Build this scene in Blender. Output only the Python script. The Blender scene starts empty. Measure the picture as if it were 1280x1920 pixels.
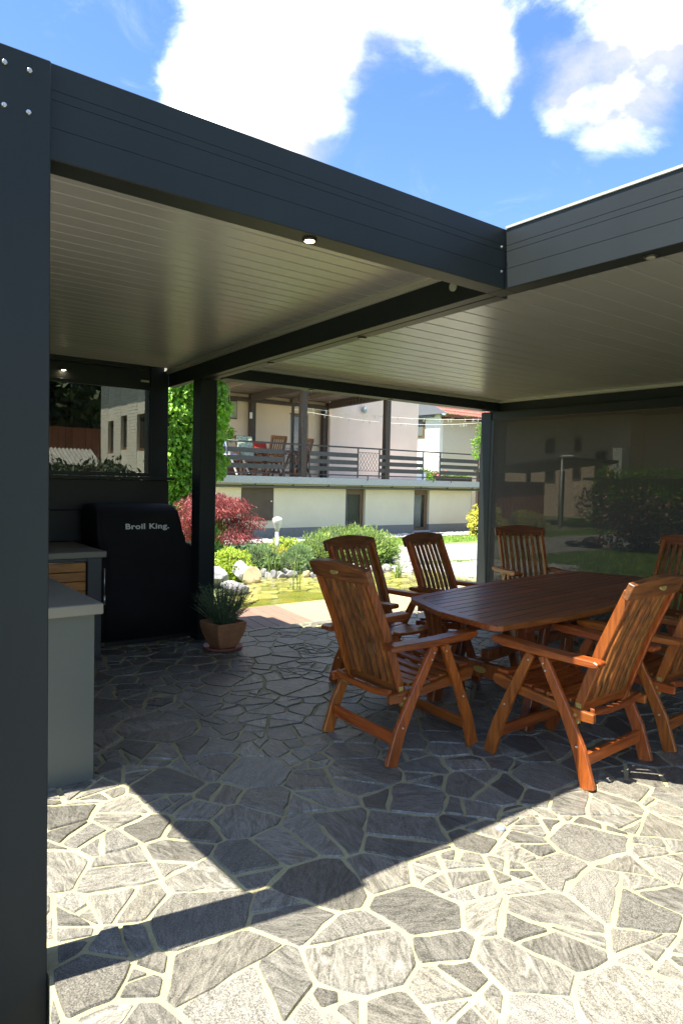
import bpy, bmesh, math, random
from mathutils import Vector, Matrix
R_ = math.radians
random.seed(7)
scn = bpy.context.scene
col = scn.collection

# ------------------------------------------------------------------ camera
CF, CYAW, CPITCH, CROLL = 1289.17, 0.92173, -0.044972, 0.023911
CAM = Vector((-2.5146, -2.1176, 1.5))
_f = Vector((math.cos(CYAW)*math.cos(CPITCH), math.sin(CYAW)*math.cos(CPITCH), math.sin(CPITCH)))
_r0 = Vector((math.sin(CYAW), -math.cos(CYAW), 0)); _u0 = _r0.cross(_f)
_r = _r0*math.cos(CROLL)+_u0*math.sin(CROLL); _u = -_r0*math.sin(CROLL)+_u0*math.cos(CROLL)
def pray(px, py): return _f+_r*((px-640)/CF)-_u*((py-960)/CF)
def at(px, py, ax, v):
    d = pray(px, py); return CAM+d*((v-CAM[ax])/d[ax])
cd = bpy.data.cameras.new('camera'); cam = bpy.data.objects.new('camera', cd); col.objects.link(cam)
cd.sensor_fit = 'VERTICAL'; cd.sensor_height = 36; cd.lens = CF/1920*36; cd.clip_start = .05; cd.clip_end = 2000
cam.matrix_world = Matrix(((_r.x, _u.x, -_f.x, CAM.x), (_r.y, _u.y, -_f.y, CAM.y), (_r.z, _u.z, -_f.z, CAM.z), (0, 0, 0, 1)))
scn.camera = cam

# ------------------------------------------------------------------ light
TOSUN = Vector((-.41, .068, 1)).normalized()
sd = bpy.data.lights.new('sun', 'SUN'); sd.energy = 3.3; sd.angle = R_(.5); sd.color = (1, .94, .82)
sun = bpy.data.objects.new('sun', sd); col.objects.link(sun)
sun.rotation_euler = TOSUN.to_track_quat('Z', 'Y').to_euler()
scn.view_settings.view_transform = 'Standard'; scn.view_settings.look = 'None'
scn.view_settings.gamma = 1; scn.view_settings.exposure = 2.32; scn.view_settings.use_curve_mapping = False

w = bpy.data.worlds.new('World'); scn.world = w; w.use_nodes = True
nt = w.node_tree; nt.nodes.clear()
def N(nt, t, **k):
    n = nt.nodes.new(t)
    for a, b in k.items():
        if a.startswith('_'): n.inputs[a[1:].replace('_', ' ')].default_value = b
        else: setattr(n, a, b)
    return n
def math_(nt, op, a, b=None, clamp=False):
    n = nt.nodes.new('ShaderNodeMath'); n.operation = op; n.use_clamp = clamp
    for i, v in enumerate((a, b)):
        if v is None: continue
        if isinstance(v, (int, float)): n.inputs[i].default_value = v
        else: nt.links.new(v, n.inputs[i])
    return n.outputs[0]
sky = N(nt, 'ShaderNodeTexSky', sky_type='NISHITA', sun_disc=False)
sky.sun_elevation = math.asin(TOSUN.z); sky.sun_rotation = math.atan2(TOSUN.x, TOSUN.y)
sky.altitude = 500; sky.dust_density = .4; sky.air_density = 1.0; sky.ozone_density = 2.5
tc = N(nt, 'ShaderNodeTexCoord')
mp = N(nt, 'ShaderNodeMapping'); nt.links.new(tc.outputs['Generated'], mp.inputs[0])
mp.inputs['Scale'].default_value = (1, 1, 1.5); mp.inputs['Location'].default_value = (.37, .9, .2)
nz = N(nt, 'ShaderNodeTexNoise', _Scale=5.2, _Detail=14.0, _Roughness=.67, _Distortion=.3); nt.links.new(mp.outputs[0], nz.inputs['Vector'])
acc = math_(nt, 'MULTIPLY', nz.outputs[0], 1.25)
#            px,  py, radius(deg), weight : where the clouds of the day stand
for px, py, rad, wt in ((430, 90, 8, .42), (520, 200, 6, .34), (640, 30, 6, .34), (300, 200, 5, .24), (590, 270, 3, .2), (840, 60, 4, .22), (880, 140, 3, .30), (1000, 175, 3, .34), (1130, 200, 4, .30), (1180, 260, 3, .16),
                        (1220, 60, 6, .22), (760, 355, 3, .4), (905, 412, 2, .34), (110, 95, 2.5, .36), (900, 215, 2, .14),
                        (230, 50, 5, -.34), (120, 30, 7, -.34), (720, 250, 6, -.5), (1010, 370, 8, -.4), (860, 300, 5, -.26), (1030, 90, 2, -.12), (30, 60, 6, -.3), (1250, 330, 4, -.2)):
    d = pray(px, py).normalized()
    dp = N(nt, 'ShaderNodeVectorMath', operation='DOT_PRODUCT'); nt.links.new(tc.outputs['Generated'], dp.inputs[0]); dp.inputs[1].default_value = d
    mr = N(nt, 'ShaderNodeMapRange', interpolation_type='SMOOTHERSTEP'); nt.links.new(dp.outputs['Value'], mr.inputs[0])
    mr.inputs[1].default_value = math.cos(R_(rad*1.5)); mr.inputs[2].default_value = 1.0; mr.inputs[3].default_value = 0; mr.inputs[4].default_value = wt
    acc = math_(nt, 'ADD', acc, mr.outputs[0])
mk = N(nt, 'ShaderNodeMapRange', interpolation_type='SMOOTHSTEP'); nt.links.new(acc, mk.inputs[0])
mk.inputs[1].default_value = .56; mk.inputs[2].default_value = 1.24
nz2 = N(nt, 'ShaderNodeTexNoise', _Scale=5.5, _Detail=9.0); nt.links.new(mp.outputs[0], nz2.inputs['Vector'])
cr = N(nt, 'ShaderNodeValToRGB'); nt.links.new(nz2.outputs[0], cr.inputs[0])
cr.color_ramp.elements[0].position = .40; cr.color_ramp.elements[0].color = (1.35, 1.36, 1.38, 1)
cr.color_ramp.elements[1].position = .68; cr.color_ramp.elements[1].color = (11.5, 10.9, 9.5, 1)
hsv = N(nt, 'ShaderNodeHueSaturation', _Hue=.506, _Saturation=1.16, _Value=.44); nt.links.new(sky.outputs[0], hsv.inputs['Color'])
wn = N(nt, 'ShaderNodeTexNoise', _Scale=7.5, _Detail=15.0, _Roughness=.66, _Distortion=.5); nt.links.new(mp.outputs[0], wn.inputs['Vector'])
wb_ = N(nt, 'ShaderNodeTexNoise', _Scale=2.2, _Detail=2.0); nt.links.new(mp.outputs[0], wb_.inputs['Vector'])
wm = N(nt, 'ShaderNodeMapRange', interpolation_type='SMOOTHSTEP'); nt.links.new(math_(nt, 'ADD', math_(nt, 'MULTIPLY', wn.outputs[0], .75), math_(nt, 'MULTIPLY', wb_.outputs[0], .45)), wm.inputs[0]); wm.inputs[1].default_value = .60; wm.inputs[2].default_value = .84; wm.inputs[4].default_value = .42
wisp = math_(nt, 'MULTIPLY', wm.outputs[0], .30); mkall = math_(nt, 'MAXIMUM', mk.outputs[0], wisp)
mx = N(nt, 'ShaderNodeMix', data_type='RGBA'); nt.links.new(mkall, mx.inputs[0]); nt.links.new(hsv.outputs[0], mx.inputs[6]); nt.links.new(cr.outputs[0], mx.inputs[7])
bg = N(nt, 'ShaderNodeBackground'); bg.inputs[1].default_value = .15
nt.links.new(mx.outputs[2], bg.inputs[0])
wo = N(nt, 'ShaderNodeOutputWorld'); nt.links.new(bg.outputs[0], wo.inputs[0])

# ------------------------------------------------------------------ materials
MATS = {}
def mat(name, color, rough=.6, vary=.0, scale=8, stretch=(1, 1, 1), bump=.0, bscale=None, metallic=0, spec=.5, color2=None,
        island=0, objrand=0, coords='Object', detail=6, transl=0, emit=None, contrast=(.35, .65), coat=0):
    """Procedural material: base colour varied by stretched noise, a fine bump, optional per-island / per-object value shifts."""
    if name in MATS: return MATS[name]
    m = bpy.data.materials.new(name); m.use_nodes = True; nt = m.node_tree; b = nt.nodes['Principled BSDF']
    L = nt.links.new
    b.inputs['Roughness'].default_value = rough; b.inputs['Metallic'].default_value = metallic
    b.inputs['Specular IOR Level'].default_value = spec
    if coat: b.inputs['Coat Weight'].default_value = coat; b.inputs['Coat Roughness'].default_value = .15
    tc = N(nt, 'ShaderNodeTexCoord'); mp = N(nt, 'ShaderNodeMapping'); L(tc.outputs[coords], mp.inputs[0]); mp.inputs['Scale'].default_value = stretch
    if objrand:
        oi = N(nt, 'ShaderNodeObjectInfo'); cb = N(nt, 'ShaderNodeCombineXYZ')
        s = math_(nt, 'MULTIPLY', oi.outputs['Random'], 37.0); [L(s, cb.inputs[i]) for i in range(3)]; L(cb.outputs[0], mp.inputs['Location'])
    nz = N(nt, 'ShaderNodeTexNoise', _Scale=scale, _Detail=detail, _Roughness=.6); L(mp.outputs[0], nz.inputs['Vector'])
    c2 = color2 if color2 else tuple(c*(1-vary) for c in color)
    c1 = color if color2 else tuple(min(1, c*(1+vary)) for c in color)
    rp = N(nt, 'ShaderNodeValToRGB'); L(nz.outputs[0], rp.inputs[0])
    rp.color_ramp.elements[0].position = contrast[0]; rp.color_ramp.elements[0].color = (*c2, 1)
    rp.color_ramp.elements[1].position = contrast[1]; rp.color_ramp.elements[1].color = (*c1, 1)
    out = rp.outputs[0]
    def shift(src, amt, out):
        h = N(nt, 'ShaderNodeHueSaturation'); L(out, h.inputs['Color'])
        v = N(nt, 'ShaderNodeMapRange'); L(src, v.inputs[0]); v.inputs[3].default_value = 1-amt; v.inputs[4].default_value = 1+amt
        L(v.outputs[0], h.inputs['Value'])
        hh = N(nt, 'ShaderNodeMapRange'); 
        q = math_(nt, 'FRACT', math_(nt, 'MULTIPLY', src, 7.31)); L(q, hh.inputs[0]); hh.inputs[3].default_value = .5-amt*.022; hh.inputs[4].default_value = .5+amt*.022
        L(hh.outputs[0], h.inputs['Hue']); return h.outputs[0]
    if objrand: out = shift(oi.outputs['Random'], objrand, out)
    if island:
        g = N(nt, 'ShaderNodeNewGeometry'); out = shift(g.outputs['Random Per Island'], island, out)
    L(out, b.inputs['Base Color'])
    if bump:
        nb = N(nt, 'ShaderNodeTexNoise', _Scale=bscale or scale*4, _Detail=5.0); L(mp.outputs[0], nb.inputs['Vector'])
        bp = N(nt, 'ShaderNodeBump', _Strength=min(1, bump), _Distance=.01); L(nb.outputs[0], bp.inputs['Height']); L(bp.outputs[0], b.inputs['Normal'])
    if transl:
        o = nt.nodes['Material Output']; t = N(nt, 'ShaderNodeBsdfTranslucent'); L(out, t.inputs[0])
        ms = N(nt, 'ShaderNodeMixShader', _Fac=transl); L(b.outputs[0], ms.inputs[1]); L(t.outputs[0], ms.inputs[2]); L(ms.outputs[0], o.inputs[0])
    if emit:
        b.inputs['Emission Color'].default_value = (*emit[0], 1); b.inputs['Emission Strength'].default_value = emit[1]
    MATS[name] = m; return m

ANTH = mat('anthracite_metal', (.019, .0235, .0245), .45, .13, 1.4, (1, 1, .5), bump=.05, bscale=500, metallic=0, spec=.22)
LOUV = mat('louvre_aluminium', (.31, .312, .315), .27, .03, 3, bump=.02, bscale=60, spec=.6, objrand=.03)
TRIMW = mat('white_aluminium', (.42, .41, .36), .35, .03, 5)
DARKP = mat('dark_panel', (.008, .0075, .007), .6, .1, 5)
BLK = mat('black_plastic', (.012, .012, .012), .4, .1, 5)
STEEL = mat('steel', (.6, .58, .53), .28, .1, 20, metallic=.9)
BRASS = mat('dull_brass', (.40, .28, .08), .45, .25, 30, metallic=.25)
def wood(name, c1, c2, stretch, rough=.36, sc=3.2, **k):
    return mat(name, c1, rough, 0, sc, stretch, .25, 9, color2=c2, contrast=(.30, .68), detail=8, objrand=.30, coat=.15, **k)
WD1, WD2 = (.41, .105, .015), (.14, .030, .005)
WX = wood('varnished_wood_crosswise', WD1, WD2, (1.5, 16, 16)); WY = wood('varnished_wood_lengthwise', WD1, WD2, (16, 1.5, 16)); WZ = wood('varnished_wood_upright', WD1, WD2, (16, 16, 1.5))
WSLAT = wood('weathered_wood_slat', (.38, .130, .026), (.065, .028, .009), (14, 14, 1.6), rough=.42, sc=2.6)
WCREST = wood('weathered_wood_crest', (.24, .075, .022), (.06, .022, .010), (1.5, 16, 16), rough=.4)
TTOP = wood('table_wood', (.36, .095, .018), (.14, .034, .008), (1.5, 14, 14), rough=.38)
TLEG = wood('table_leg_wood', (.30, .075, .018), (.09, .022, .008), (10, 10, 1.5))
TERRA = mat('terracotta', (.42, .19, .085), .75, .18, 6, bump=.2, bscale=50)
TERRA2 = mat('terracotta_saucer', (.30, .11, .07), .6, .15, 8, bump=.15)
SOIL = mat('soil', (.03, .02, .013), .95, .4, 30, bump=.8)
COUNT = mat('counter_stone', (.21, .195, .15), .42, .06, 4, bump=.03, bscale=200)
CABG = mat('cabinet_grey', (.085, .095, .083), .5, .05, 3)
ORNG = mat('orange_wood', (.50, .20, .035), .45, .2, 4, (2, 14, 14), objrand=.12, color2=(.33, .12, .02))
def fabric():
    m = mat('grill_cover_fabric', (.008, .008, .008), .75, .2, 4, bump=.5, bscale=6); return m
COVER = fabric(); COVER.node_tree.nodes['Principled BSDF'].inputs['Specular IOR Level'].default_value = .25
LETTER = mat('print_grey', (.62, .62, .60), .6, .03)
PLASTER = mat('cream_plaster', (.80, .69, .49), .9, .055, .9, bump=.15, bscale=160)
PLASTERP = mat('pinkish_plaster', (.80, .62, .50), .9, .055, .9, bump=.15, bscale=160)
PLASTERT = mat('tan_plaster', (.78, .59, .42), .9, .055, .9, bump=.15, bscale=160)
PLASTERW = mat('white_plaster', (.82, .81, .76), .9, .055, .9, bump=.1, bscale=160)
PLINTH = mat('grey_plinth', (.25, .232, .205), .9, .08, 12, bump=.2)
CONC = mat('speckled_concrete', (.46, .46, .44), .9, .25, 34, bump=.5, bscale=90)
BROWN = mat('dark_brown_wood', (.060, .040, .030), .6, .25, 6, (3, 14, 3), bump=.15)
BROWNL = mat('brown_boards', (.17, .125, .09), .7, .25, 4, (1.5, 14, 14), bump=.15, objrand=.15)
RAILM = mat('grey_brown_rail', (.065, .058, .055), .55, .15, 9)
FRAMEW = mat('window_frame_brown', (.16, .09, .045), .5, .2, 5, (6, 6, 2))
BPANEL = mat('brown_shutter', (.09, .058, .033), .6, .12, 4)
TILE = mat('red_roof_tile', (.24, .085, .055), .7, .25, 6, objrand=.2, bump=.2)
TILEB = mat('brown_roof_tile', (.20, .075, .045), .8, .3, 6, bump=.2)
REDP = mat('red_metal', (.30, .04, .035), .5, .15, 6)
GRASS = mat('lawn', (.19, .225, .09), .9, 0, 3, color2=(.12, .155, .055), bump=.6, bscale=120, detail=9)
BLADE = mat('grass_blades', (.30, .46, .08), .7, .3, 3, island=.35, transl=.3)
ROADM = mat('pale_asphalt', (.27, .262, .245), .95, .10, 5, bump=.3, bscale=120)
GRAV = mat('pale_gravel', (.40, .39, .36), .9, .2, 30, island=.35, bump=.2)
GRAVS = mat('gravel_bed', (.30, .29, .27), .95, .25, 60, bump=.8, bscale=60)
ROCK = mat('pale_boulder', (.38, .375, .36), .85, 0, 5, color2=(.15, .15, .155), bump=.5, bscale=16, objrand=.15)
ROCKY = mat('tan_boulder', (.42, .33, .19), .8, .15, 4, bump=.3, bscale=14)
DECKSHADE = mat('shaded_decking', (.21, .135, .095), .6, .12, 3, (14, 1.5, 14), bump=.25, bscale=20, objrand=.12)  # browner copy of the deck boards, shade put into the colour
DECKSUN = mat('sunlit_decking', (.42, .31, .155), .6, .10, 3, (14, 1.5, 14), bump=.25, bscale=20, objrand=.06)  # paler copy of the deck boards, sunlight put into the colour
BEDM = mat('pond_bed', (.26, .24, .05), .8, 0, 2.6, color2=(.12, .15, .025), bump=.4, bscale=14)
BEDST = mat('mossy_yellow_stone', (.36, .34, .19), .8, .3, 6, island=.35, bump=.3)
LEAFG = mat('ivy_leaf', (.20, .38, .035), .5, .35, 2, island=.45, transl=.45)
LEAFY = mat('yellow_green_leaf', (.42, .54, .06), .55, .25, 2, island=.35, transl=.35)
LEAFYY = mat('golden_leaf', (.62, .58, .08), .55, .2, 2, island=.3, transl=.3)
LEAFP = mat('pine_needle', (.30, .42, .10), .6, .3, 2, island=.4, transl=.35)
LEAFJ = mat('juniper_leaf', (.26, .38, .16), .6, .3, 2, island=.4, transl=.35)
LEAFR = mat('red_maple_leaf', (.27, .055, .05), .5, .3, 2, island=.5, transl=.35)
LEAFD = mat('dark_tree_leaf', (.035, .062, .018), .6, .4, 2, island=.45, transl=.2)
LEAFL = mat('lavender_leaf', (.17, .24, .12), .6, .3, 2, island=.4, transl=.25)
LEAFH = mat('hosta_leaf', (.07, .17, .09), .45, .3, 2, island=.3, transl=.25)
BARK = mat('bark', (.10, .07, .05), .9, .3, 12, bump=.5)
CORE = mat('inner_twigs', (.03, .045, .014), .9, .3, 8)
WHITE = mat('white_paint', (.75, .75, .72), .4, .03)
OPAL = mat('opal_globe', (.72, .72, .64), .25, .02)
LED = mat('lit_led', (.9, .8, .6), .4, emit=((1, .80, .52), 14.0))
LEDOFF = mat('unlit_lens', (.35, .33, .28), .2, .03)
CUSH = mat('green_patterned_cushion', (.62, .66, .50), .9, 0, 22, color2=(.22, .33, .20), contrast=(.42, .5))
CUSHB = mat('blue_patterned_cushion', (.60, .62, .64), .9, 0, 18, color2=(.14, .2, .33), contrast=(.40, .48))
MAUVE = mat('mauve_cloth', (.45, .30, .42), .9, .2, 16)
REDC = mat('red_cloth', (.55, .05, .03), .8, .15, 10)
FLW = mat('red_flower', (.55, .06, .09), .6, .2, 5, island=.3)
LINE = mat('white_cord', (.8, .8, .78), .6)
PEG = mat('pale_peg', (.75, .7, .6), .6, .1, 5, objrand=.2)
PICT = mat('framed_panel', (.42, .46, .30), .5, 0, 9, color2=(.20, .20, .12))
HROOF = mat('grey_soffit', (.15, .16, .18), .8, .05)

def brickmat():
    m = bpy.data.materials.new('white_painted_brick'); m.use_nodes = True; nt = m.node_tree; b = nt.nodes['Principled BSDF']; b.inputs['Roughness'].default_value = .9
    b.inputs['Base Color'].default_value = (.68, .66, .60, 1); return m
WBRICK = mat('white_painted_brick', (.68, .66, .60), .9, .06, 7, objrand=.06)

def stonemat(name, light, dark, rough):
    m = bpy.data.materials.new(name); m.use_nodes = True; nt = m.node_tree; b = nt.nodes['Principled BSDF']; L = nt.links.new
    at_ = N(nt, 'ShaderNodeAttribute', attribute_name='rnd'); sp = N(nt, 'ShaderNodeSeparateColor'); L(at_.outputs['Color'], sp.inputs[0])
    g = N(nt, 'ShaderNodeNewGeometry')
    vr = N(nt, 'ShaderNodeVectorRotate', rotation_type='Z_AXIS'); L(g.outputs['Position'], vr.inputs['Vector']); L(math_(nt, 'MULTIPLY', sp.outputs[0], 6.283), vr.inputs['Angle'])
    mp = N(nt, 'ShaderNodeMapping'); L(vr.outputs[0], mp.inputs[0]); mp.inputs['Scale'].default_value = (8, 30, 8)
    cb = N(nt, 'ShaderNodeCombineXYZ'); L(math_(nt, 'MULTIPLY', sp.outputs[1], 91.0), cb.inputs[0]); L(math_(nt, 'MULTIPLY', sp.outputs[1], 53.0), cb.inputs[1]); L(cb.outputs[0], mp.inputs['Location'])
    n1 = N(nt, 'ShaderNodeTexNoise', _Scale=1.0, _Detail=9.0, _Roughness=.72, _Distortion=1.6); L(mp.outputs[0], n1.inputs['Vector'])
    n2 = N(nt, 'ShaderNodeTexNoise', _Scale=190.0, _Detail=6.0, _Roughness=.7); L(vr.outputs[0], n2.inputs['Vector'])
    n3 = N(nt, 'ShaderNodeTexNoise', _Scale=2.3, _Detail=3.0); L(g.outputs['Position'], n3.inputs['Vector'])
    wq = math_(nt, 'ADD', math_(nt, 'MULTIPLY', math_(nt, 'FRACT', math_(nt, 'MULTIPLY', sp.outputs[1], 5.7)), .42), .25)
    s = math_(nt, 'ADD', math_(nt, 'MULTIPLY', n1.outputs[0], wq), math_(nt, 'MULTIPLY', n2.outputs[0], math_(nt, 'SUBTRACT', 1.0, wq)))
    rp = N(nt, 'ShaderNodeValToRGB'); L(s, rp.inputs[0])
    e = rp.color_ramp.elements; e[0].position = .40; e[0].color = (*dark, 1); e[1].position = .62; e[1].color = (*light, 1)
    k = e.new(.49); k.color = (*[(a*.62+c*.38) for a, c in zip(dark, light)], 1)
    # per stone value / slight warm or bluish tint
    h = N(nt, 'ShaderNodeHueSaturation'); L(rp.outputs[0], h.inputs['Color'])
    v = N(nt, 'ShaderNodeMapRange'); L(sp.outputs[2], v.inputs[0]); v.inputs[3].default_value = .68; v.inputs[4].default_value = 1.42; L(v.outputs[0], h.inputs['Value'])
    tint = N(nt, 'ShaderNodeMix', data_type='RGBA', blend_type='MULTIPLY'); L(math_(nt, 'MULTIPLY', sp.outputs[1], .8), tint.inputs[0]); L(h.outputs[0], tint.inputs[6]); tint.inputs[7].default_value = (1.0, .97, .90, 1)
    rust = N(nt, 'ShaderNodeMapRange'); L(n3.outputs[0], rust.inputs[0]); rust.inputs[1].default_value = .64; rust.inputs[2].default_value = .76; rust.inputs[4].default_value = .55
    t2 = N(nt, 'ShaderNodeMix', data_type='RGBA'); L(rust.outputs[0], t2.inputs[0]); L(tint.outputs[2], t2.inputs[6]); t2.inputs[7].default_value = (.16, .10, .045, 1)
    L(t2.outputs[2], b.inputs['Base Color'])
    b.inputs['Roughness'].default_value = rough; b.inputs['Specular IOR Level'].default_value = .45
    bp = N(nt, 'ShaderNodeBump', _Strength=.75, _Distance=.006); L(s, bp.inputs['Height']); L(bp.outputs[0], b.inputs['Normal'])
    return m
STONE = stonemat('quartzite', (.285, .272, .235), (.052, .050, .042), .38)
MORTAR = mat('mortar', (.37, .335, .18), .95, .16, 3, bump=.6, bscale=90, detail=9)

def screenmat(name, tr, base, rough=.3, fac=.14):
    m = bpy.data.materials.new(name); m.use_nodes = True; nt = m.node_tree; b = nt.nodes['Principled BSDF']; L = nt.links.new
    b.inputs['Base Color'].default_value = (*base, 1); b.inputs['Roughness'].default_value = rough; b.inputs['Specular IOR Level'].default_value = .3
    t = N(nt, 'ShaderNodeBsdfTransparent'); t.inputs[0].default_value = (*tr, 1)
    wv = N(nt, 'ShaderNodeTexNoise', _Scale=3.0, _Detail=3.0)
    f = N(nt, 'ShaderNodeMapRange'); L(wv.outputs[0], f.inputs[0]); f.inputs[3].default_value = fac; f.inputs[4].default_value = fac*1.12
    ms = N(nt, 'ShaderNodeMixShader'); L(f.outputs[0], ms.inputs[0]); L(t.outputs[0], ms.inputs[1]); L(b.outputs[0], ms.inputs[2]); L(ms.outputs[0], nt.nodes['Material Output'].inputs[0])
    return m
SCREEN = screenmat('dark_mesh_screen', (.29, .29, .265), (.12, .118, .108), .7, .36)
TINTG = screenmat('tinted_glass', (.44, .44, .41), (.012, .012, .012), .2)
def glassmat(name, base, tr):
    m = bpy.data.materials.new(name); m.use_nodes = True; nt = m.node_tree; b = nt.nodes['Principled BSDF']; L = nt.links.new
    b.inputs['Base Color'].default_value = (*base, 1); b.inputs['Roughness'].default_value = .04; b.inputs['Specular IOR Level'].default_value = .8
    t = N(nt, 'ShaderNodeBsdfTransparent'); ms = N(nt, 'ShaderNodeMixShader', _Fac=1-tr); L(t.outputs[0], ms.inputs[1]); L(b.outputs[0], ms.inputs[2]); L(ms.outputs[0], nt.nodes['Material Output'].inputs[0])
    return m
PANE = glassmat('window_glass', (.05, .06, .06), .25)
def watermat():
    m = bpy.data.materials.new('pond_water'); m.use_nodes = True; nt = m.node_tree; L = nt.links.new
    nt.nodes.remove(nt.nodes['Principled BSDF'])
    t = N(nt, 'ShaderNodeBsdfTransparent'); t.inputs[0].default_value = (.86, .86, .60, 1); g = N(nt, 'ShaderNodeBsdfGlossy', _Roughness=.05); g.inputs[0].default_value = (1, 1, 1, 1)
    nz = N(nt, 'ShaderNodeTexNoise', _Scale=9.0, _Detail=3.0); geo = N(nt, 'ShaderNodeNewGeometry'); L(geo.outputs['Position'], nz.inputs['Vector'])
    bp = N(nt, 'ShaderNodeBump', _Strength=.25, _Distance=.02); L(nz.outputs[0], bp.inputs['Height']); L(bp.outputs[0], g.inputs['Normal'])
    fr = N(nt, 'ShaderNodeFresnel', _IOR=1.33); L(bp.outputs[0], fr.inputs['Normal'])
    ms = N(nt, 'ShaderNodeMixShader'); L(fr.outputs[0], ms.inputs[0]); L(t.outputs[0], ms.inputs[1]); L(g.outputs[0], ms.inputs[2]); L(ms.outputs[0], nt.nodes['Material Output'].inputs[0])
    return m
WATER = watermat()

# ------------------------------------------------------------------ helpers
def tag(o, label=None, cat=None, group=None, kind=None):
    if label: o['label'] = label
    if cat: o['category'] = cat
    if group: o['group'] = group
    if kind: o['kind'] = kind
    return o
def root(name, loc, label, cat, rz=0, group=None):
    o = bpy.data.objects.new(name, None); col.objects.link(o); o.location = loc; o.rotation_euler = (0, 0, rz); o.empty_display_size = .2
    return tag(o, label, cat, group)
class MB:
    """collects shapes for ONE mesh object"""
    def __init__(s): s.bm = bmesh.new()
    def box(s, x0, x1, y0, y1, z0, z1, bev=0):
        vs = [s.bm.verts.new((x, y, z)) for z in (z0, z1) for x, y in ((x0, y0), (x1, y0), (x1, y1), (x0, y1))]
        F = [s.bm.faces.new([vs[i] for i in f]) for f in ((3, 2, 1, 0), (4, 5, 6, 7), (0, 1, 5, 4), (1, 2, 6, 5), (2, 3, 7, 6), (3, 0, 4, 7))]
        if bev: s._bev(F, bev)
        return s
    def _bev(s, F, bev, seg=1):
        ed = list({e for f in F for e in f.edges})
        bmesh.ops.bevel(s.bm, geom=ed, offset=bev, segments=seg, affect='EDGES', profile=.5)
    def prism(s, pts, a0, a1, axis='x', bev=0):
        """polygon extruded along axis; pts are the two other coords in order (x:(y,z), y:(x,z), z:(x,y))"""
        def P(p, a): return {'x': (a, p[0], p[1]), 'y': (p[0], a, p[1]), 'z': (p[0], p[1], a)}[axis]
        A = [s.bm.verts.new(P(p, a0)) for p in pts]; B = [s.bm.verts.new(P(p, a1)) for p in pts]; n = len(pts)
        F = [s.bm.faces.new(A[::-1]), s.bm.faces.new(B)]+[s.bm.faces.new((A[i], A[(i+1) % n], B[(i+1) % n], B[i])) for i in range(n)]
        bmesh.ops.recalc_face_normals(s.bm, faces=F)
        if bev: s._bev(F, bev)
        return s
    def bar(s, p, q, wx, wz, bev=0, up=(0, 0, 1)):
        """beam with rectangular section from p to q"""
        p, q = Vector(p), Vector(q); d = (q-p).normalized(); u = Vector(up)
        if abs(d.dot(u)) > .98: u = Vector((0, 1, 0))
        r = d.cross(u).normalized(); u = r.cross(d)
        vs = [s.bm.verts.new(c+r*a*wx/2+u*b*wz/2) for c in (p, q) for a, b in ((-1, -1), (1, -1), (1, 1), (-1, 1))]
        F = [s.bm.faces.new([vs[i] for i in f]) for f in ((3, 2, 1, 0), (4, 5, 6, 7), (0, 1, 5, 4), (1, 2, 6, 5), (2, 3, 7, 6), (3, 0, 4, 7))]
        bmesh.ops.recalc_face_normals(s.bm, faces=F)
        if bev: s._bev(F, bev)
        return s
    def tube(s, pts, rad, n=8, cap=True):
        pts = [Vector(p) for p in pts]; rs = rad if isinstance(rad, (list, tuple)) else [rad]*len(pts); rings = []
        for i, p in enumerate(pts):
            d = (pts[min(i+1, len(pts)-1)]-pts[max(i-1, 0)]).normalized(); u = Vector((0, 0, 1)) if abs(d.z) < .95 else Vector((1, 0, 0))
            r = d.cross(u).normalized(); u = r.cross(d)
            rings.append([s.bm.verts.new(p+(r*math.cos(2*math.pi*k/n)+u*math.sin(2*math.pi*k/n))*rs[i]) for k in range(n)])
        for a, b in zip(rings, rings[1:]):
            for k in range(n):
                f = s.bm.faces.new((a[k], a[(k+1) % n], b[(k+1) % n], b[k])); f.smooth = True
        if cap: s.bm.faces.new(rings[0][::-1]); s.bm.faces.new(rings[-1])
        return s
    def lathe(s, prof, c=(0, 0, 0), n=20, smooth=True):
        rings = [[s.bm.verts.new((c[0]+r*math.cos(2*math.pi*k/n), c[1]+r*math.sin(2*math.pi*k/n), c[2]+z)) for k in range(n)] for r, z in prof]
        for a, b in zip(rings, rings[1:]):
            for k in range(n):
                f = s.bm.faces.new((a[k], a[(k+1) % n], b[(k+1) % n], b[k])); f.smooth = smooth
        s.bm.faces.new(rings[0][::-1]); s.bm.faces.new(rings[-1]); return s
    def ellipsoid(s, c, r, sub=2, jit=0, rnd=random, flat=False):
        res = bmesh.ops.create_icosphere(s.bm, subdivisions=sub, radius=1)
        for v in res['verts']:
            k = 1+rnd.uniform(-jit, jit); v.co = Vector((c[0]+v.co.x*r[0]*k, c[1]+v.co.y*r[1]*k, c[2]+v.co.z*r[2]*k))
        if not flat:
            for v in res['verts']:
                for f in v.link_faces: f.smooth = True
        return s
    def build(s, name, m, parent=None, smooth=False):
        bmesh.ops.recalc_face_normals(s.bm, faces=s.bm.faces)
        me = bpy.data.meshes.new(name); s.bm.to_mesh(me); s.bm.free(); me.materials.append(m)
        return link(name, me, parent)
def link(name, me, parent=None):
    o = bpy.data.objects.new(name, me); col.objects.link(o)
    if parent: o.parent = parent
    return o
def pyd(name, vs, fs, m, parent=None, smooth=False):
    me = bpy.data.meshes.new(name); me.from_pydata(vs, [], fs); me.materials.append(m)
    if smooth: me.polygons.foreach_set('use_smooth', [True]*len(me.polygons))
    return link(name, me, parent)
def copy_tree(o, parent=None):
    c = o.copy(); col.objects.link(c); c.parent = parent
    for ch in list(o.children): copy_tree(ch, c)
    return c
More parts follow.
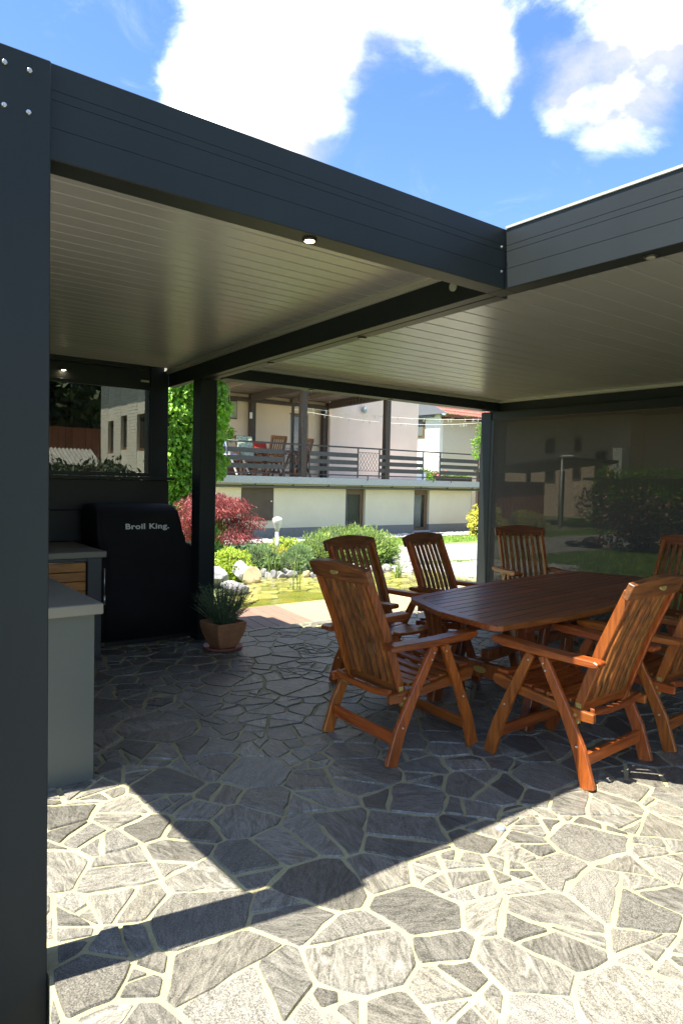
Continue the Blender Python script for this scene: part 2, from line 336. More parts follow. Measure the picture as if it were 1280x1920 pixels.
def clip(poly, nx, ny, d):
    """keep the part with nx*x+ny*y <= d"""
    out = []
    for i in range(len(poly)):
        a, b = poly[i], poly[(i+1) % len(poly)]; da = nx*a[0]+ny*a[1]-d; db = nx*b[0]+ny*b[1]-d
        if da <= 0: out.append(a)
        if (da < 0) != (db < 0) and da != db:
            t = da/(da-db); out.append((a[0]+(b[0]-a[0])*t, a[1]+(b[1]-a[1])*t))
    return out
def area(p): return abs(sum(p[i][0]*p[(i+1) % len(p)][1]-p[(i+1) % len(p)][0]*p[i][1] for i in range(len(p))))/2

# ================================================================== GROUND
def sheet(name, poly, z, m, kind='structure', thick=.0):
    vs = [(x, y, z) for x, y in poly]; return tag(pyd(name, vs, [list(range(len(poly)))], m), kind=kind)
gx0, gx1, gy0, gy1 = -6.9, -1.5, -5.9, .3          # sunken planting bed beside the patio edge, where the front post stands
gv = [(-400, -400), (400, -400), (400, 400), (-400, 400), (gx0, gy0), (gx1, gy0), (gx1, gy1), (gx0, gy1)]
gm = [(x, y, -.06) for x, y in gv]+[(x, y, -.3) for x, y in gv[4:]]
tag(pyd('ground', gm, [(0, 1, 5, 4), (1, 2, 6, 5), (2, 3, 7, 6), (3, 0, 4, 7), (4, 5, 9, 8), (5, 6, 10, 9), (6, 7, 11, 10), (7, 4, 8, 11)], GRASS), kind='structure')
sheet('planting_bed', [(gx0, gy0), (gx1, gy0), (gx1, gy1), (gx0, gy1)], -.298, SOIL)

# ---- crazy paving: power diagram cells, each stone its own mesh
def cells(x0, x1, y0, y1, rmin, rmax, tries, rnd):
    S = []; G = {}
    g = rmax*2
    for k in range(tries):
        r = rmin+(rmax-rmin)*rnd.random()**(1.3 if k < tries*.35 else 3.5)
        x, y = rnd.uniform(x0, x1), rnd.uniform(y0, y1); gx, gy = int(x//g), int(y//g)
        if all((x-S[j][0])**2+(y-S[j][1])**2 > (r+S[j][2])**2*.62 for a in (-1, 0, 1) for b in (-1, 0, 1) for j in G.get((gx+a, gy+b), ())):
            S.append((x, y, r)); G.setdefault((gx, gy), []).append(len(S)-1)
    out = []
    for i, (x, y, r) in enumerate(S):
        poly = [(x-rmax*2.4, y-rmax*2.4), (x+rmax*2.4, y-rmax*2.4), (x+rmax*2.4, y+rmax*2.4), (x-rmax*2.4, y+rmax*2.4)]
        gx, gy = int(x//g), int(y//g)
        for a in (-2, -1, 0, 1, 2):
            for b in (-2, -1, 0, 1, 2):
                for j in G.get((gx+a, gy+b), ()):
                    if j == i or len(poly) < 3: continue
                    X, Y, Rr = S[j]; dx, dy = X-x, Y-y; L = math.hypot(dx, dy)
                    if L > 4.4*rmax: continue
                    d = (X*X+Y*Y-Rr*Rr-x*x-y*y+r*r)/2
                    poly = clip(poly, dx/L, dy/L, d/L-.0)
        if len(poly) >= 3: out.append((poly, r))
    return out
def inset(poly, d):
    out = poly; n = len(poly)
    s = sum(poly[i][0]*poly[(i+1) % n][1]-poly[(i+1) % n][0]*poly[i][1] for i in range(n))
    for i in range(n):
        a, b = poly[i], poly[(i+1) % n]; dx, dy = b[0]-a[0], b[1]-a[1]; L = math.hypot(dx, dy)
        if L < 1e-6: continue
        nx, ny = (dy/L, -dx/L) if s > 0 else (-dy/L, dx/L)
        out = clip(out, nx, ny, nx*a[0]+ny*a[1]-d*random.uniform(.55, 1.75))
        if len(out) < 3: return []
    return out
def rough_outline(poly, rnd, step=.06, amp=.005):
    # drop very short edges, chip the corners, wobble the long edges
    P = []
    n = len(poly)
    for i in range(n):
        a, b = poly[i], poly[(i+1) % n]
        if math.hypot(b[0]-a[0], b[1]-a[1]) > .018: P.append(a)
    n = len(P)
    if n < 3: return []
    out = []
    for i in range(n):
        p0, p, q = P[i-1], P[i], P[(i+1) % n]; L = math.hypot(q[0]-p[0], q[1]-p[1]); L0 = math.hypot(p[0]-p0[0], p[1]-p0[1])
        c = min(.010, L*.15, L0*.15)*rnd.uniform(.2, 1.2)
        out.append((p[0]+(p0[0]-p[0])/L0*c, p[1]+(p0[1]-p[1])/L0*c)); out.append((p[0]+(q[0]-p[0])/L*c, p[1]+(q[1]-p[1])/L*c))
        k = int(L/step); nx, ny = -(q[1]-p[1])/L, (q[0]-p[0])/L
        for t in range(1, k):
            u = t/k+rnd.uniform(-.2, .2)/k; w_ = rnd.gauss(0, amp)
            out.append((p[0]+(q[0]-p[0])*u+nx*w_, p[1]+(q[1]-p[1])*u+ny*w_))
    return out
def stone_geo(poly, z0, z1, rnd, vs, fs, cs, seedcol):
    n = len(poly); cx = sum(p[0] for p in poly)/n; cy = sum(p[1] for p in poly)/n; b = len(vs)
    tx, ty = rnd.uniform(-.006, .006), rnd.uniform(-.006, .006); dz = rnd.uniform(-.0012, .0015)
    for p in poly: vs.append((p[0], p[1], z0))
    for p in poly:
        L = math.hypot(p[0]-cx, p[1]-cy) or 1; k = min(.006/L, .4); e = (p[0]+(cx-p[0])*k, p[1]+(cy-p[1])*k); vs.append((e[0], e[1], z1+dz+(e[0]-cx)*tx+(e[1]-cy)*ty))
    fs.append([b+n+i for i in range(n)])
    for i in range(n): fs.append([b+i, b+(i+1) % n, b+n+(i+1) % n, b+n+i])
    cs.extend([seedcol]*(2*n))
def setrnd(me, cs):
    a = me.color_attributes.new('rnd', 'FLOAT_COLOR', 'POINT'); a.data.foreach_set('color', [c for q in cs for c in (*q, 1)])
PX0, PX1, PY0, PY1 = -7, 4.32, -6, 3.82
EY = -.036; EXA = at(93, 1800, 1, EY).x; EXB = at(92, 1990, 1, -.20).x; ES = (EXA-EXB)/(EY+.20)      # left edge of the patio in front of the post
def edge(y): return EXA+(y-EY)*ES
patio = tag(MB().prism([(PX0, .118), (EXA+.002, .118), (EXA+.002, EY), (edge(PY0), PY0), (PX1, PY0), (PX1, PY1), (PX0, PY1)], -.35, 0, 'z').build('patio_floor', MORTAR), kind='structure')
rs = random.Random(11)
C_ = cells(PX0, PX1, PY0, PY1, .09, .235, 22000, rs)
def split(poly, lim, rnd, out):
    if len(poly) < 3: return
    A = area(poly)
    if A < lim: out.append((poly, 0)); return
    n = len(poly); cx = sum(p[0] for p in poly)/n; cy = sum(p[1] for p in poly)/n
    # cut across the long axis, off centre and askew
    far = max(poly, key=lambda p: (p[0]-cx)**2+(p[1]-cy)**2); a = math.atan2(far[1]-cy, far[0]-cx)+rnd.gauss(0, .38); nx, ny = math.cos(a), math.sin(a)
    off = rnd.choice((rnd.uniform(-.25, .25), rnd.uniform(.35, .6)))*math.sqrt(A)*.6; d = nx*cx+ny*cy+off
    for q in (clip(poly, nx, ny, d), clip(poly, -nx, -ny, -d)): split(q, lim*rnd.uniform(.6, 1.7), rnd, out)
D_ = []
for poly, r_ in C_: split(poly, rs.choice((.015, .03, .045, .06, .08, .11)), rs, D_)
C_ = D_
def vis(p):
    d = Vector((p[0], p[1], 0))-CAM; z = d.dot(_f)
    if z < .5: return 0
    x = 640+CF*d.dot(_r)/z; y = 960-CF*d.dot(_u)/z
    return 1/(z*z) if -30 < x < 1310 and y < 1960 else 0
L_ = []
for poly, r in C_:
    poly = clip(clip(clip(clip(poly, 1, 0, PX1-.01), -1, 0, -PX0-.01), 0, 1, PY1-.01), 0, -1, -PY0-.01)
    if len(poly) < 3: continue
    my = sum(p[1] for p in poly)/len(poly); mx_ = sum(p[0] for p in poly)/len(poly)
    if mx_ < EXA+.4:
        if my < EY:
            l_ = math.hypot(1, ES); poly = clip(poly, -1/l_, ES/l_, (-EXA+ES*EY)/l_-.004)
        else: poly = clip(poly, 0, -1, -.122) if mx_ < EXA and my > 0 else (clip(poly, -1, 0, -EXA-.006) if my < .16 else poly)
        if len(poly) < 3: continue
    q = inset(poly, .0064)
    if len(q) < 3 or area(q) < .0012: continue
    q = rough_outline(q, rs)
    if len(q) < 3: continue
    cx = sum(p[0] for p in q)/len(q); cy = sum(p[1] for p in q)/len(q)
    L_.append((-area(q)*vis((cx, cy)), q, cx, cy))
L_.sort(key=lambda t: t[0])
vs, fs, cs = [], [], []
for k, (s, q, cx, cy) in enumerate(L_):
    sc = (rs.gauss(.28, .10) % 1, rs.random(), rs.random())
    if k < 295 and s < 0:
        v, f, c = [], [], []; stone_geo([(x-cx, y-cy) for x, y in q], -.004, rs.uniform(.0035, .0085), rs, v, f, c, sc)
        o = pyd('paving_stone', v, f, STONE, patio); o.location = (cx, cy, 0); setrnd(o.data, c)
    else: stone_geo(q, -.004, rs.uniform(.0035, .0085), rs, vs, fs, cs, sc)
o = pyd('paving_stones', vs, fs, STONE, patio); setrnd(o.data, cs); tag(o, kind='stuff')

# ================================================================== DECK, POND, GARDEN GROUND
deck = tag(MB().box(.2, 6.2, 3.835, 4.95, -.12, -.075).build('wooden_deck', mat('deck_joists', (.06, .045, .035), .8)), kind='structure')
x = .22
k = 0
while x < 6.1:
    wd = .143; sk = -.09 if 0 else 0
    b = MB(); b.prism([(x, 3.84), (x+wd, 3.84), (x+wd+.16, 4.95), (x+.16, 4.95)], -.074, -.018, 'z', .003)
    b.build('deck_board', DECKSHADE if x < 1.70 else DECKSUN, deck); x += wd+.007  # shade on the left boards and sun on the rest are painted in
def wobble(pts, n=8, a=.08, seed=1):
    rr = random.Random(seed); out = []
    for i in range(len(pts)):
        p, q = pts[i], pts[(i+1) % len(pts)]
        for t in range(n): out.append((p[0]+(q[0]-p[0])*t/n+rr.uniform(-a, a), p[1]+(q[1]-p[1])*t/n+rr.uniform(-a, a)))
    return out
PONDP = [(.9, 5.0), (6.0, 4.97), (6.6, 6.2), (5.2, 7.1), (3.4, 7.35), (2.5, 6.7), (1.9, 6.0)]
pb = sheet('pond_bed', wobble(PONDP, 5, .05, 3), -.052, BEDM)
vs, fs, cs = [], [], []
for poly, r in cells(1.0, 6.6, 5.0, 7.4, .07, .2, 3500, rs):
    cx = sum(p[0] for p in poly)/len(poly); cy = sum(p[1] for p in poly)/len(poly)
    if cy < 5.5+.25*math.sin(cx*3) and cx < 3.4: continue
    def inside(x, y, P):
        c = False
        for i in range(len(P)):
            a, b = P[i], P[(i+1) % len(P)]
            if (a[1] > y) != (b[1] > y) and x < (b[0]-a[0])*(y-a[1])/(b[1]-a[1])+a[0]: c = not c
        return c
    if not inside(cx, cy, PONDP): continue
    q = inset(poly, .012)
    if len(q) < 3 or area(q) < .002: continue
    q = rough_outline(q, rs)
    if len(q) >= 3: stone_geo(q, -.052, -.034, rs, vs, fs, cs, (rs.random(),)*3)
tag(pyd('pond_stones', vs, fs, BEDST, pb), kind='stuff')
wob = wobble(PONDP, 5, .05, 3)
sheet('pond_water', wob, -.024, WATER)
sheet('gravel_path', [(5.9, 5.3), (8.6, 5.1), (9.2, 6.9), (7.6, 7.1), (6.3, 6.7)], -.050, GRAVS)
sheet('driveway', [(6.0, 7.9), (9.0, 7.3), (60, 8.6), (60, 11.6), (16, 10.9), (11.5, 10.1), (8.2, 10.5), (6.4, 9.6)], -.052, ROADM)
sheet('gravel_strip', [(2, 12.4), (16, 12.1), (16, 13.0), (2, 13.0)], -.050, GRAVS)
def pebbles(name, pts, m, smin, smax, z, rnd, label=None):
    vs, fs = [], []
    for (x, y) in pts:
        s = rnd.uniform(smin, smax); b = len(vs); n = 6
        a0 = rnd.random()*6
        for zz, k in ((0, 1), (.5, .95), (.85, .5)):
            for i in range(n): 
                a = a0+i*math.pi*2/n; q = s*k*rnd.uniform(.8, 1.15); vs.append((x+q*math.cos(a), y+q*.8*math.sin(a), z+s*zz))
        for r in range(2):
            for i in range(n): fs.append([b+r*n+i, b+r*n+(i+1) % n, b+(r+1)*n+(i+1) % n, b+(r+1)*n+i])
        fs.append([b+2*n+i for i in range(n)])
    return pyd(name, vs, fs, m)
rg = random.Random(5)
tag(pebbles('gravel', [(rg.uniform(2, 16), rg.uniform(12.15, 13.0)) for _ in range(4200)], GRAV, .025, .07, -.052, rg), kind='stuff', label='pale gravel strip along the foot of the house wall', cat='gravel')
tag(pebbles('pebbles', [(rg.uniform(6.0, 8.8), rg.uniform(5.4, 6.9)) for _ in range(1500)], GRAV, .03, .09, -.052, rg), kind='stuff', label='pale pebbles beside the pond and driveway', cat='pebbles')
# grass blades where the lawn is near enough to read
def blades(name, boxes, m, hmin, hmax, rnd, label):
    vs, fs = [], []
    for (x0, x1, y0, y1, n, ok) in boxes:
        for _ in range(n):
            x, y = rnd.uniform(x0, x1), rnd.uniform(y0, y1)
            if ok and not ok(x, y): continue
            a = rnd.random()*6.28; h = rnd.uniform(hmin, hmax); w_ = .012; b = len(vs); l = rnd.uniform(-.5, .5)*h
            c, s = math.cos(a)*w_, math.sin(a)*w_
            vs += [(x-c, y-s, -.06), (x+c, y+s, -.06), (x+l*math.sin(a), y-l*math.cos(a), -.06+h)]; fs.append([b, b+1, b+2])
    return tag(pyd(name, vs, fs, m), kind='stuff', label=label, cat='grass')
blades('grass', [(4.2, 12, 7.2, 12.2, 26000, lambda x, y: not (6 < x and 7.4 < y < 10.6)), (8.6, 13, 3.5, 7.3, 9000, None), (4.5, 9, 1, 5, 9000, lambda x, y: y < 4.9 or x > 6.7), (10, 24, 10.6, 12.2, 9000, None), (9, 20, 4, 7.6, 12000, None)], BLADE, .03, .07, rg, 'short green lawn grass round the pond and driveway')

# ================================================================== PERGOLAS
ZB, ZT = 2.40, 2.67
def cx_(y): return -.01+.066*y      # outer face of the beam between the two roofs
def louvres(parent, x0f, x1f, y0, y1, pitch, z):
    y = y0; me = None
    while y < y1-.02:
        b = MB(); w_ = min(pitch-.006, y1-y)
        b.prism([(y, z+.004), (y+.004, z), (y+w_-.004, z), (y+w_, z+.004), (y+w_, z+.028), (y+w_+.018, z+.030), (y+w_+.018, z+.034), (y, z+.034)] if 0 else
                [(y, z+.004), (y+.004, z), (y+w_-.004, z), (y+w_, z+.004), (y+w_, z+.034), (y, z+.034)], x0f(y), x1f(y), 'x')
        b.box(x0f(y), x1f(y), y+w_-.004, y+pitch+.012, z+.037, z+.040)
        b.build('louvre', LOUV, parent); y += pitch
def groove_beam(parent, name, x0, x1, y0, y1, faces, m=ANTH, z0=ZB, z1=ZT):
    """box beam whose outer face is split by shallow horizontal grooves"""
    b = MB(); b.box(x0, x1, y0, y1, z0, z1, .003)
    o = b.build(name, m, parent); return o
def grooved(parent, p, q, out, th, z0, z1, name='beam', m=ANTH):
    """beam from p to q (outer face line), grooves in the outer face; out = outward unit normal"""
    p, q = Vector((*p, 0)), Vector((*q, 0)); n = Vector((*out, 0)); H = z1-z0
    gz = [H*.33, H*.62, H*.72]; prof = [(0, .003), (.003, 0)]
    for g in gz: prof += [(g-.0012, 0), (g-.0006, .0015), (g+.0006, .0015), (g+.0012, 0)]
    prof += [(H-.003, 0), (H, .003), (H, th), (0, th)]
    A, B, b = [], [], MB()
    for z, dpt in prof: A.append(b.bm.verts.new(p-n*dpt+Vector((0, 0, z0+z)))); B.append(b.bm.verts.new(q-n*dpt+Vector((0, 0, z0+z))))
    k = len(prof); b.bm.faces.new(A); b.bm.faces.new(B[::-1])
    for i in range(k): b.bm.faces.new((A[i], A[(i+1) % k], B[(i+1) % k], B[i]))
    return b.build(name, m, parent)
def bolt(parent, c, ax, r=.0095):
    b = MB(); c = Vector(c); a = Vector(ax)
    b.tube([c-a*.004, c+a*.003, c+a*.006], [r, r, r*.7], 12); b.tube([c+a*.0055, c+a*.0085], [r*.45, r*.45], 6)
    return b.build('bolt', STEEL, parent)
def downlight(parent, c, lit):
    b = MB(); b.lathe([(.027, 0), (.028, -.004), (.024, -.008), (.018, -.008)], c, 20); ring = b.build('downlight', BLK, parent)
    b = MB(); b.lathe([(.0175, -.006), (.0175, -.0095)], c, 20); b.build('lens', LED if lit else LEDOFF, ring); return ring

pg1 = root('pergola', (-1, 2, 0), 'smaller anthracite metal pergola with louvred ceiling over the outdoor kitchen', 'pergola', group='anthracite metal pergolas')
pg1.location = (0, 0, 0)
LX = -2.19
PYF = -.035; PXR = at(93, 900, 1, PYF).x
grooved(pg1, (PXR+.001, 0), (-.003, 0), (0, -1), .10, ZB, ZT)                                  # front beam
pst = MB().box(PXR-.205, PXR, PYF, .115, -.3, at(97, 114, 1, PYF).z, .003).build('post', ANTH, pg1)
for (px, py) in ((9, 117), (56, 133), (8, 197), (54, 211)):
    p = at(px, py, 1, PYF); bolt(pst, p, (0, -1, 0), .0075)
for (px, py) in ((939, 463), (939, 509)):
    p = at(px, py, 1, 0); bolt(pg1, (p.x, -.0, p.z), (0, -1, 0), .006)
# side beam on the left, back beam
b = MB(); b.prism([(LX-.10, .172), (LX+.11, .172), (LX-.09, 4.5), (LX-.25, 4.5)], ZB, ZT, 'z', .003); b.build('beam', ANTH, pg1)
MB().box(LX-.2, .10, 4.50, 4.62, ZB-.02, ZT, .003).build('beam', ANTH, pg1)
# beam shared side: outer half belongs to the small roof
b = MB(); b.prism([(cx_(.102), .102), (cx_(.102)+.066, .102), (cx_(4.499)+.066, 4.499), (cx_(4.499), 4.499)], ZB, ZT, 'z', .002); b.build('beam', ANTH, pg1)
P3 = MB().box(.105, .29, 4.50, 4.66, 0, ZT-.02, .003).build('post', ANTH, pg1)
MB().box(LX-.2, LX-.04, 4.50, 4.66, 0, ZB-.022, .003).build('post', ANTH, pg1)
louvres(pg1, lambda y: LX-.05+.0*y, lambda y: cx_(y)-.05, .115, 4.36, .11, 2.565)
b = MB(); b.prism([(cx_(.1)-.048, .105), (cx_(.1)-.022, .105), (cx_(4.49)-.022, 4.49), (cx_(4.49)-.048, 4.49)], 2.55, 2.59, 'z'); b.build('gutter_trim', TRIMW, pg1)
b = MB(); b.prism([(cx_(.1)-.020, .105), (cx_(.1)-.002, .105), (cx_(4.49)-.002, 4.49), (cx_(4.49)-.020, 4.49)], 2.53, 2.595, 'z'); b.build('gutter_trim', TRIMW, pg1)
MB().box(LX, -.0, 4.37, 4.498, 2.53, 2.60).build('cover_strip', ANTH, pg1)
MB().box(LX-.1, .2, .05, 4.55, 2.625, 2.637).build('roof_sheet', mat('roof_sheet', (.3, .3, .3), .6), pg1)
downlight(pg1, (-1.05, .05, ZB), True); 
lp = at(120, 716, 1, 4.46); downlight(pg1, (lp.x, 4.47, 2.46), True)
p = at(839, 531, 0, cx_(.3)); b = MB(); b.tube([(cx_(.33)-.012, .33, 2.48), (cx_(.33), .33, 2.48)], .022, 16); b.build('cap', mat('grey_plastic', (.35, .36, .30), .5), pg1)
b = MB(); b.box(.0, .085, 4.494, 4.499, 2.425, 2.445, .004); b.build('bracket', mat('pale_plastic', (.45, .43, .30), .4), pg1)

pg2 = root('pergola', (0, 0, 0), 'larger anthracite metal pergola with louvred ceiling over the dining table', 'pergola', group='anthracite metal pergolas')
YF = -4.6
WX1 = 4.15
grooved(pg2, (0, -.0), (0, YF), (-1, 0), .10, ZB, ZT)                                        # long near beam facing left
b = MB(); b.box(-.006, .05, YF, .0, ZT+.001, ZT+.012); b.build('edge_cap', TRIMW, pg2)
b = MB(); b.prism([(cx_(.102)+.074, .102), (cx_(.102)+.15, .102), (cx_(3.80)+.15, 3.80), (cx_(3.80)+.074, 3.80)], ZB, ZT, 'z', .002); b.build('beam', ANTH, pg2)
b = MB(); b.box(.102-.1+.0, .099, .003, .1, ZB, ZT); b.build('corner_block', ANTH, pg2)
MB().box(.41, WX1-.003, 3.50, 3.62, ZB, ZT, .002).build('beam', ANTH, pg2)                   # back beam
b = MB(); b.box(.41, WX1-.004, 3.625, 3.76, ZB+.015, ZT, .002); b.build('beam', ANTH, pg2)
MB().box(WX1, WX1+.11, YF, 3.60, ZB, ZT, .002).build('beam', ANTH, pg2)
MB().box(.102, WX1-.002, YF, YF+.12, ZB, ZT, .002).build('beam', ANTH, pg2)
MB().box(.245, .405, 3.66, 3.83, 0, ZB-.002, .003).build('post', ANTH, pg2)                  # post beside the grill
MB().box(WX1-.04, WX1+.11, 3.60, 3.76, 0, ZB-.002, .003).build('post', ANTH, pg2)             # far right post
MB().box(WX1-.04, WX1+.11, YF, YF+.15, 0, ZB-.002, .003).build('post', ANTH, pg2)
MB().box(.0, .15, YF+.0, YF+.15, 0, ZB-.002, .003).build('post', ANTH, pg2)
louvres(pg2, lambda y: (cx_(max(y, .1))+.152 if y > .0 else .104), lambda y: WX1-.05, YF+.16, 3.44, .18, 2.53)
MB().box(WX1-.048, WX1-.003, YF+.13, 3.495, 2.50, 2.56).build('gutter_trim', TRIMW, pg2)
MB().box(.4, WX1-.05, 3.445, 3.497, 2.50, 2.56).build('gutter_trim', TRIMW, pg2)
MB().box(.03, WX1+.05, YF+.05, 3.7, 2.60, 2.612).build('roof_sheet', MATS['roof_sheet'], pg2)
for (x, y) in ((.055, -.67), (cx_(1.28)+.115, 1.28), (cx_(2.5)+.115, 2.5)): downlight(pg2, (x, y, ZB), False)
for px in (555, 703): 
    p = at(px, 735 if px < 600 else 752, 2, ZB); downlight(pg2, (p.x, 3.56, ZB), False)
b = MB(); b.box(WX1-.01, WX1-.006, YF+.2, 3.58, .03, ZB-.1); b.build('mesh_screen', SCREEN, pg2)
b = MB(); b.box(WX1-.03, WX1+.03, YF+.2, 3.59, ZB-.1, ZB-.003, .002); b.build('screen_cassette', ANTH, pg2)
b = MB(); b.box(WX1-.02, WX1+.01, YF+.2, 3.59, .01, .035, .002); b.build('screen_bar', ANTH, pg2)

# ================================================================== OUTDOOR KITCHEN WALL
wl = root('kitchen_wall', (0, 4.45, 0), 'dark panelled back wall with tinted window behind the covered grill', 'wall')
def ch(b, name, m, par, off):  # build in world coords, then parent to a root that stands at off
    o = b.build(name, m, par); o.location = -Vector(off); return o
off = (0, 4.45, 0)
for k in range(5):
    ch(MB().box(LX-.2, .285, 4.455, 4.495, .02+k*.289, .02+(k+1)*.289-.006, .003), 'panel', DARKP, wl, off)
ch(MB().box(LX-.2, .32, 4.40, 4.53, 1.466, 1.495, .003), 'sill', DARKP, wl, off)
fr = ch(MB().box(LX-.1, .104, 4.462, 4.49, 1.497, 1.535, .002), 'window_frame', ANTH, wl, off)
fr2 = ch(MB().box(LX-.1, .104, 4.462, 4.49, 2.345, 2.378, .002), 'window_frame', ANTH, wl, off)
fr3 = ch(MB().box(.075, .104, 4.462, 4.49, 1.536, 2.344, .002), 'window_frame', ANTH, wl, off)
ch(MB().box(LX-.1, .074, 4.474, 4.480, 1.536, 2.344), 'pane', TINTG, wl, off)

sw = root('side_wall', (-2.24, 2.9, 0), 'dark panelled side wall behind the long kitchen counter, hidden by the front post', 'wall')
for k in range(8):
    o = MB().box(-2.27, -2.22, 1.27, 4.44, .02+k*.297, .02+(k+1)*.297-.006, .003).build('panel', DARKP, sw); o.location = (2.24, -2.9, 0)
b = MB(); b.box(-2.285, -2.272, 1.27, 4.44, .0, ZB-.002); o = b.build('backing', DARKP, sw); o.location = (2.24, -2.9, 0)
ch(MB().box(LX-.2, .284, 4.497, 4.499, 0, 1.465), 'backing', DARKP, wl, off)
# ---- counters
def drawer_front(par, off, box, handle):
    f = ch(MB().box(*box, .003), 'drawer_front', CABG, par, off)
    h = MB(); a, b_ = Vector(handle[0]), Vector(handle[1]); o = Vector(handle[2]); h.tube([a, a+o, b_+o, b_], .006, 8); hh = h.build('handle', STEEL, f); return f
c1 = root('kitchen_counter', (-1.85, 2.2, 0), 'grey kitchen counter with pale stone top beside the front left post', 'counter', group='outdoor kitchen counters')
off = (-1.85, 2.2, 0)
ch(MB().box(-2.12, -1.452, 1.25, 1.27, .0, .825, .002), 'side_panel', CABG, c1, off)
ch(MB().box(-2.12, -1.475, 1.272, 3.38, .06, .824), 'body', CABG, c1, off)
ch(MB().box(-2.15, -1.42, 1.215, 3.40, .827, .88, .004), 'worktop', COUNT, c1, off)
for k in range(3):
    for z0, z1 in ((.08, .30), (.31, .56), (.57, .80)):
        y0 = 1.29+k*.7; drawer_front(c1, off, (-1.474, -1.456, y0, y0+.69, z0, z1), ((-1.456, y0+.1, z1-.03), (-1.456, y0+.5, z1-.03), (.032, 0, 0)))
ch(MB().box(-2.1, -1.5, 1.32, 3.36, .0, .058), 'plinth', BLK, c1, off)
c2 = root('kitchen_counter', (-1.4, 3.9, 0), 'dark framed counter with orange wood slats in front of the back wall', 'counter', group='outdoor kitchen counters')
off = (-1.4, 3.9, 0)
ch(MB().box(-2.15, -.66, 3.47, 4.39, .835, .885, .004), 'worktop', COUNT, c2, off)
ch(MB().box(-2.12, -.69, 3.56, 4.38, .05, .833), 'body', DARKP, c2, off)
ch(MB().box(-.80, -.69, 3.50, 3.558, .02, .832, .003), 'frame', mat('dark_grey_frame', (.05, .053, .055), .5), c2, off)
ch(MB().box(-1.44, -.802, 3.50, 3.558, .80, .832, .003), 'frame', MATS['dark_grey_frame'], c2, off)
ch(MB().box(-1.44, -.802, 3.50, 3.558, .02, .10, .003), 'frame', MATS['dark_grey_frame'], c2, off)
for k in range(9): ch(MB().box(-1.43, -.806, 3.53, 3.55, .105+k*.077, .105+k*.077+.072, .003), 'slat', ORNG, c2, off)
h = MB(); h.tube([(-1.4, 3.50, .80), (-1.4, 3.475, .805), (-.84, 3.475, .805), (-.84, 3.50, .80)], .005, 8); ch(h, 'handle', STEEL, c2, off)
h = MB(); h.tube([(-.665, 3.50, .50), (-.665, 3.50, .74)], .004, 8); h.tube([(-.665, 3.50, .44), (-.665, 3.50, .52)], .009, 8); ch(h, 'towel_hook', STEEL, c2, off)

# ---- covered grill
g = root('covered_grill', (-.18, 4.1, 0), 'large barbecue grill under a black cover with printed lettering', 'grill')
off = Vector((-.18, 4.1, 0))
def draped(name, sections, m, par, seed=3, nseg=44):
    """closed skin through rounded-rectangle sections (z, x0, x1, y0, y1, corner radius), with folds running down"""
    rr = random.Random(seed); ph = [rr.uniform(0, 6.28) for _ in range(6)]
    b = MB(); rings = []
    for (z, x0, x1, y0, y1, cr_, fold) in sections:
        ring = []
        for k in range(nseg):
            t = k/nseg*2*math.pi; ex = .28
            c, s = math.cos(t), math.sin(t); c = math.copysign(abs(c)**cr_, c); s = math.copysign(abs(s)**cr_, s)
            wv = fold*(math.sin(7*t+ph[0])+.6*math.sin(13*t+ph[1]+z*3)+.5*math.sin(4*t+ph[2]-z*2))
            ring.append(b.bm.verts.new(((x0+x1)/2+c*((x1-x0)/2+wv), (y0+y1)/2+s*((y1-y0)/2+wv), z+.3*fold*math.sin(5*t+ph[3]))))
        rings.append(ring)
    for a, c in zip(rings, rings[1:]):
        for k in range(nseg):
            f = b.bm.faces.new((a[k], a[(k+1) % nseg], c[(k+1) % nseg], c[k])); f.smooth = True
    b.bm.faces.new(rings[0][::-1]); b.bm.faces.new(rings[-1])
    return b.build(name, m, par)
cv = draped('cover', [(.04, -.585, .30, 3.84, 4.37, .18, .006), (.3, -.58, .295, 3.845, 4.37, .16, .006), (.6, -.575, .29, 3.85, 4.37, .14, .005), (.84, -.575, .285, 3.86, 4.37, .13, .004),
                      (.868, -.58, .28, 3.86, 4.37, .16, .003), (.885, -.60, .225, 3.86, 4.37, .12, .003), (.93, -.60, .205, 3.85, 4.37, .10, .005), (1.0, -.61, .185, 3.86, 4.37, .10, .003), (1.10, -.61, .17, 3.875, 4.36, .10, .002), (1.18, -.605, .155, 3.90, 4.35, .11, .002),
                      (1.222, -.595, .14, 3.95, 4.33, .15, .002), (1.245, -.56, .11, 4.02, 4.28, .2, .002)], COVER, g); cv.location = -off
b = MB(); b.prism([(-.585+.04, 3.86), (.27, 3.86), (.27, 4.35), (-.545, 4.35)], .0, .05, 'z'); ch(b, 'base', BLK, g, off)
b = MB(); b.tube([(.29, 3.9, .86), (.325, 3.9, .86), (.325, 4.2, .86), (.29, 4.2, .86)], .012, 8); ch(b, 'side_handle', BLK, g, off)
tcu = bpy.data.curves.new('lettering', 'FONT'); tcu.body = 'Broil King.'; tcu.size = .083; tcu.extrude = .0015; tcu.offset = .0022; tcu.align_x = 'CENTER'; tcu.space_character = 1.08
to = bpy.data.objects.new('tmp', tcu); col.objects.link(to); bpy.context.view_layer.update()
tme = bpy.data.meshes.new_from_object(to); bpy.data.objects.remove(to); tme.name = 'lettering'; tme.materials.clear(); tme.materials.append(LETTER)
tl = link('lettering', tme, cv)
tl.matrix_local = Matrix.Translation((-.165, 3.857, 1.03)) @ Matrix.Rotation(R_(84), 4, 'X') @ Matrix.Diagonal((1.06, .8, 1, 1))

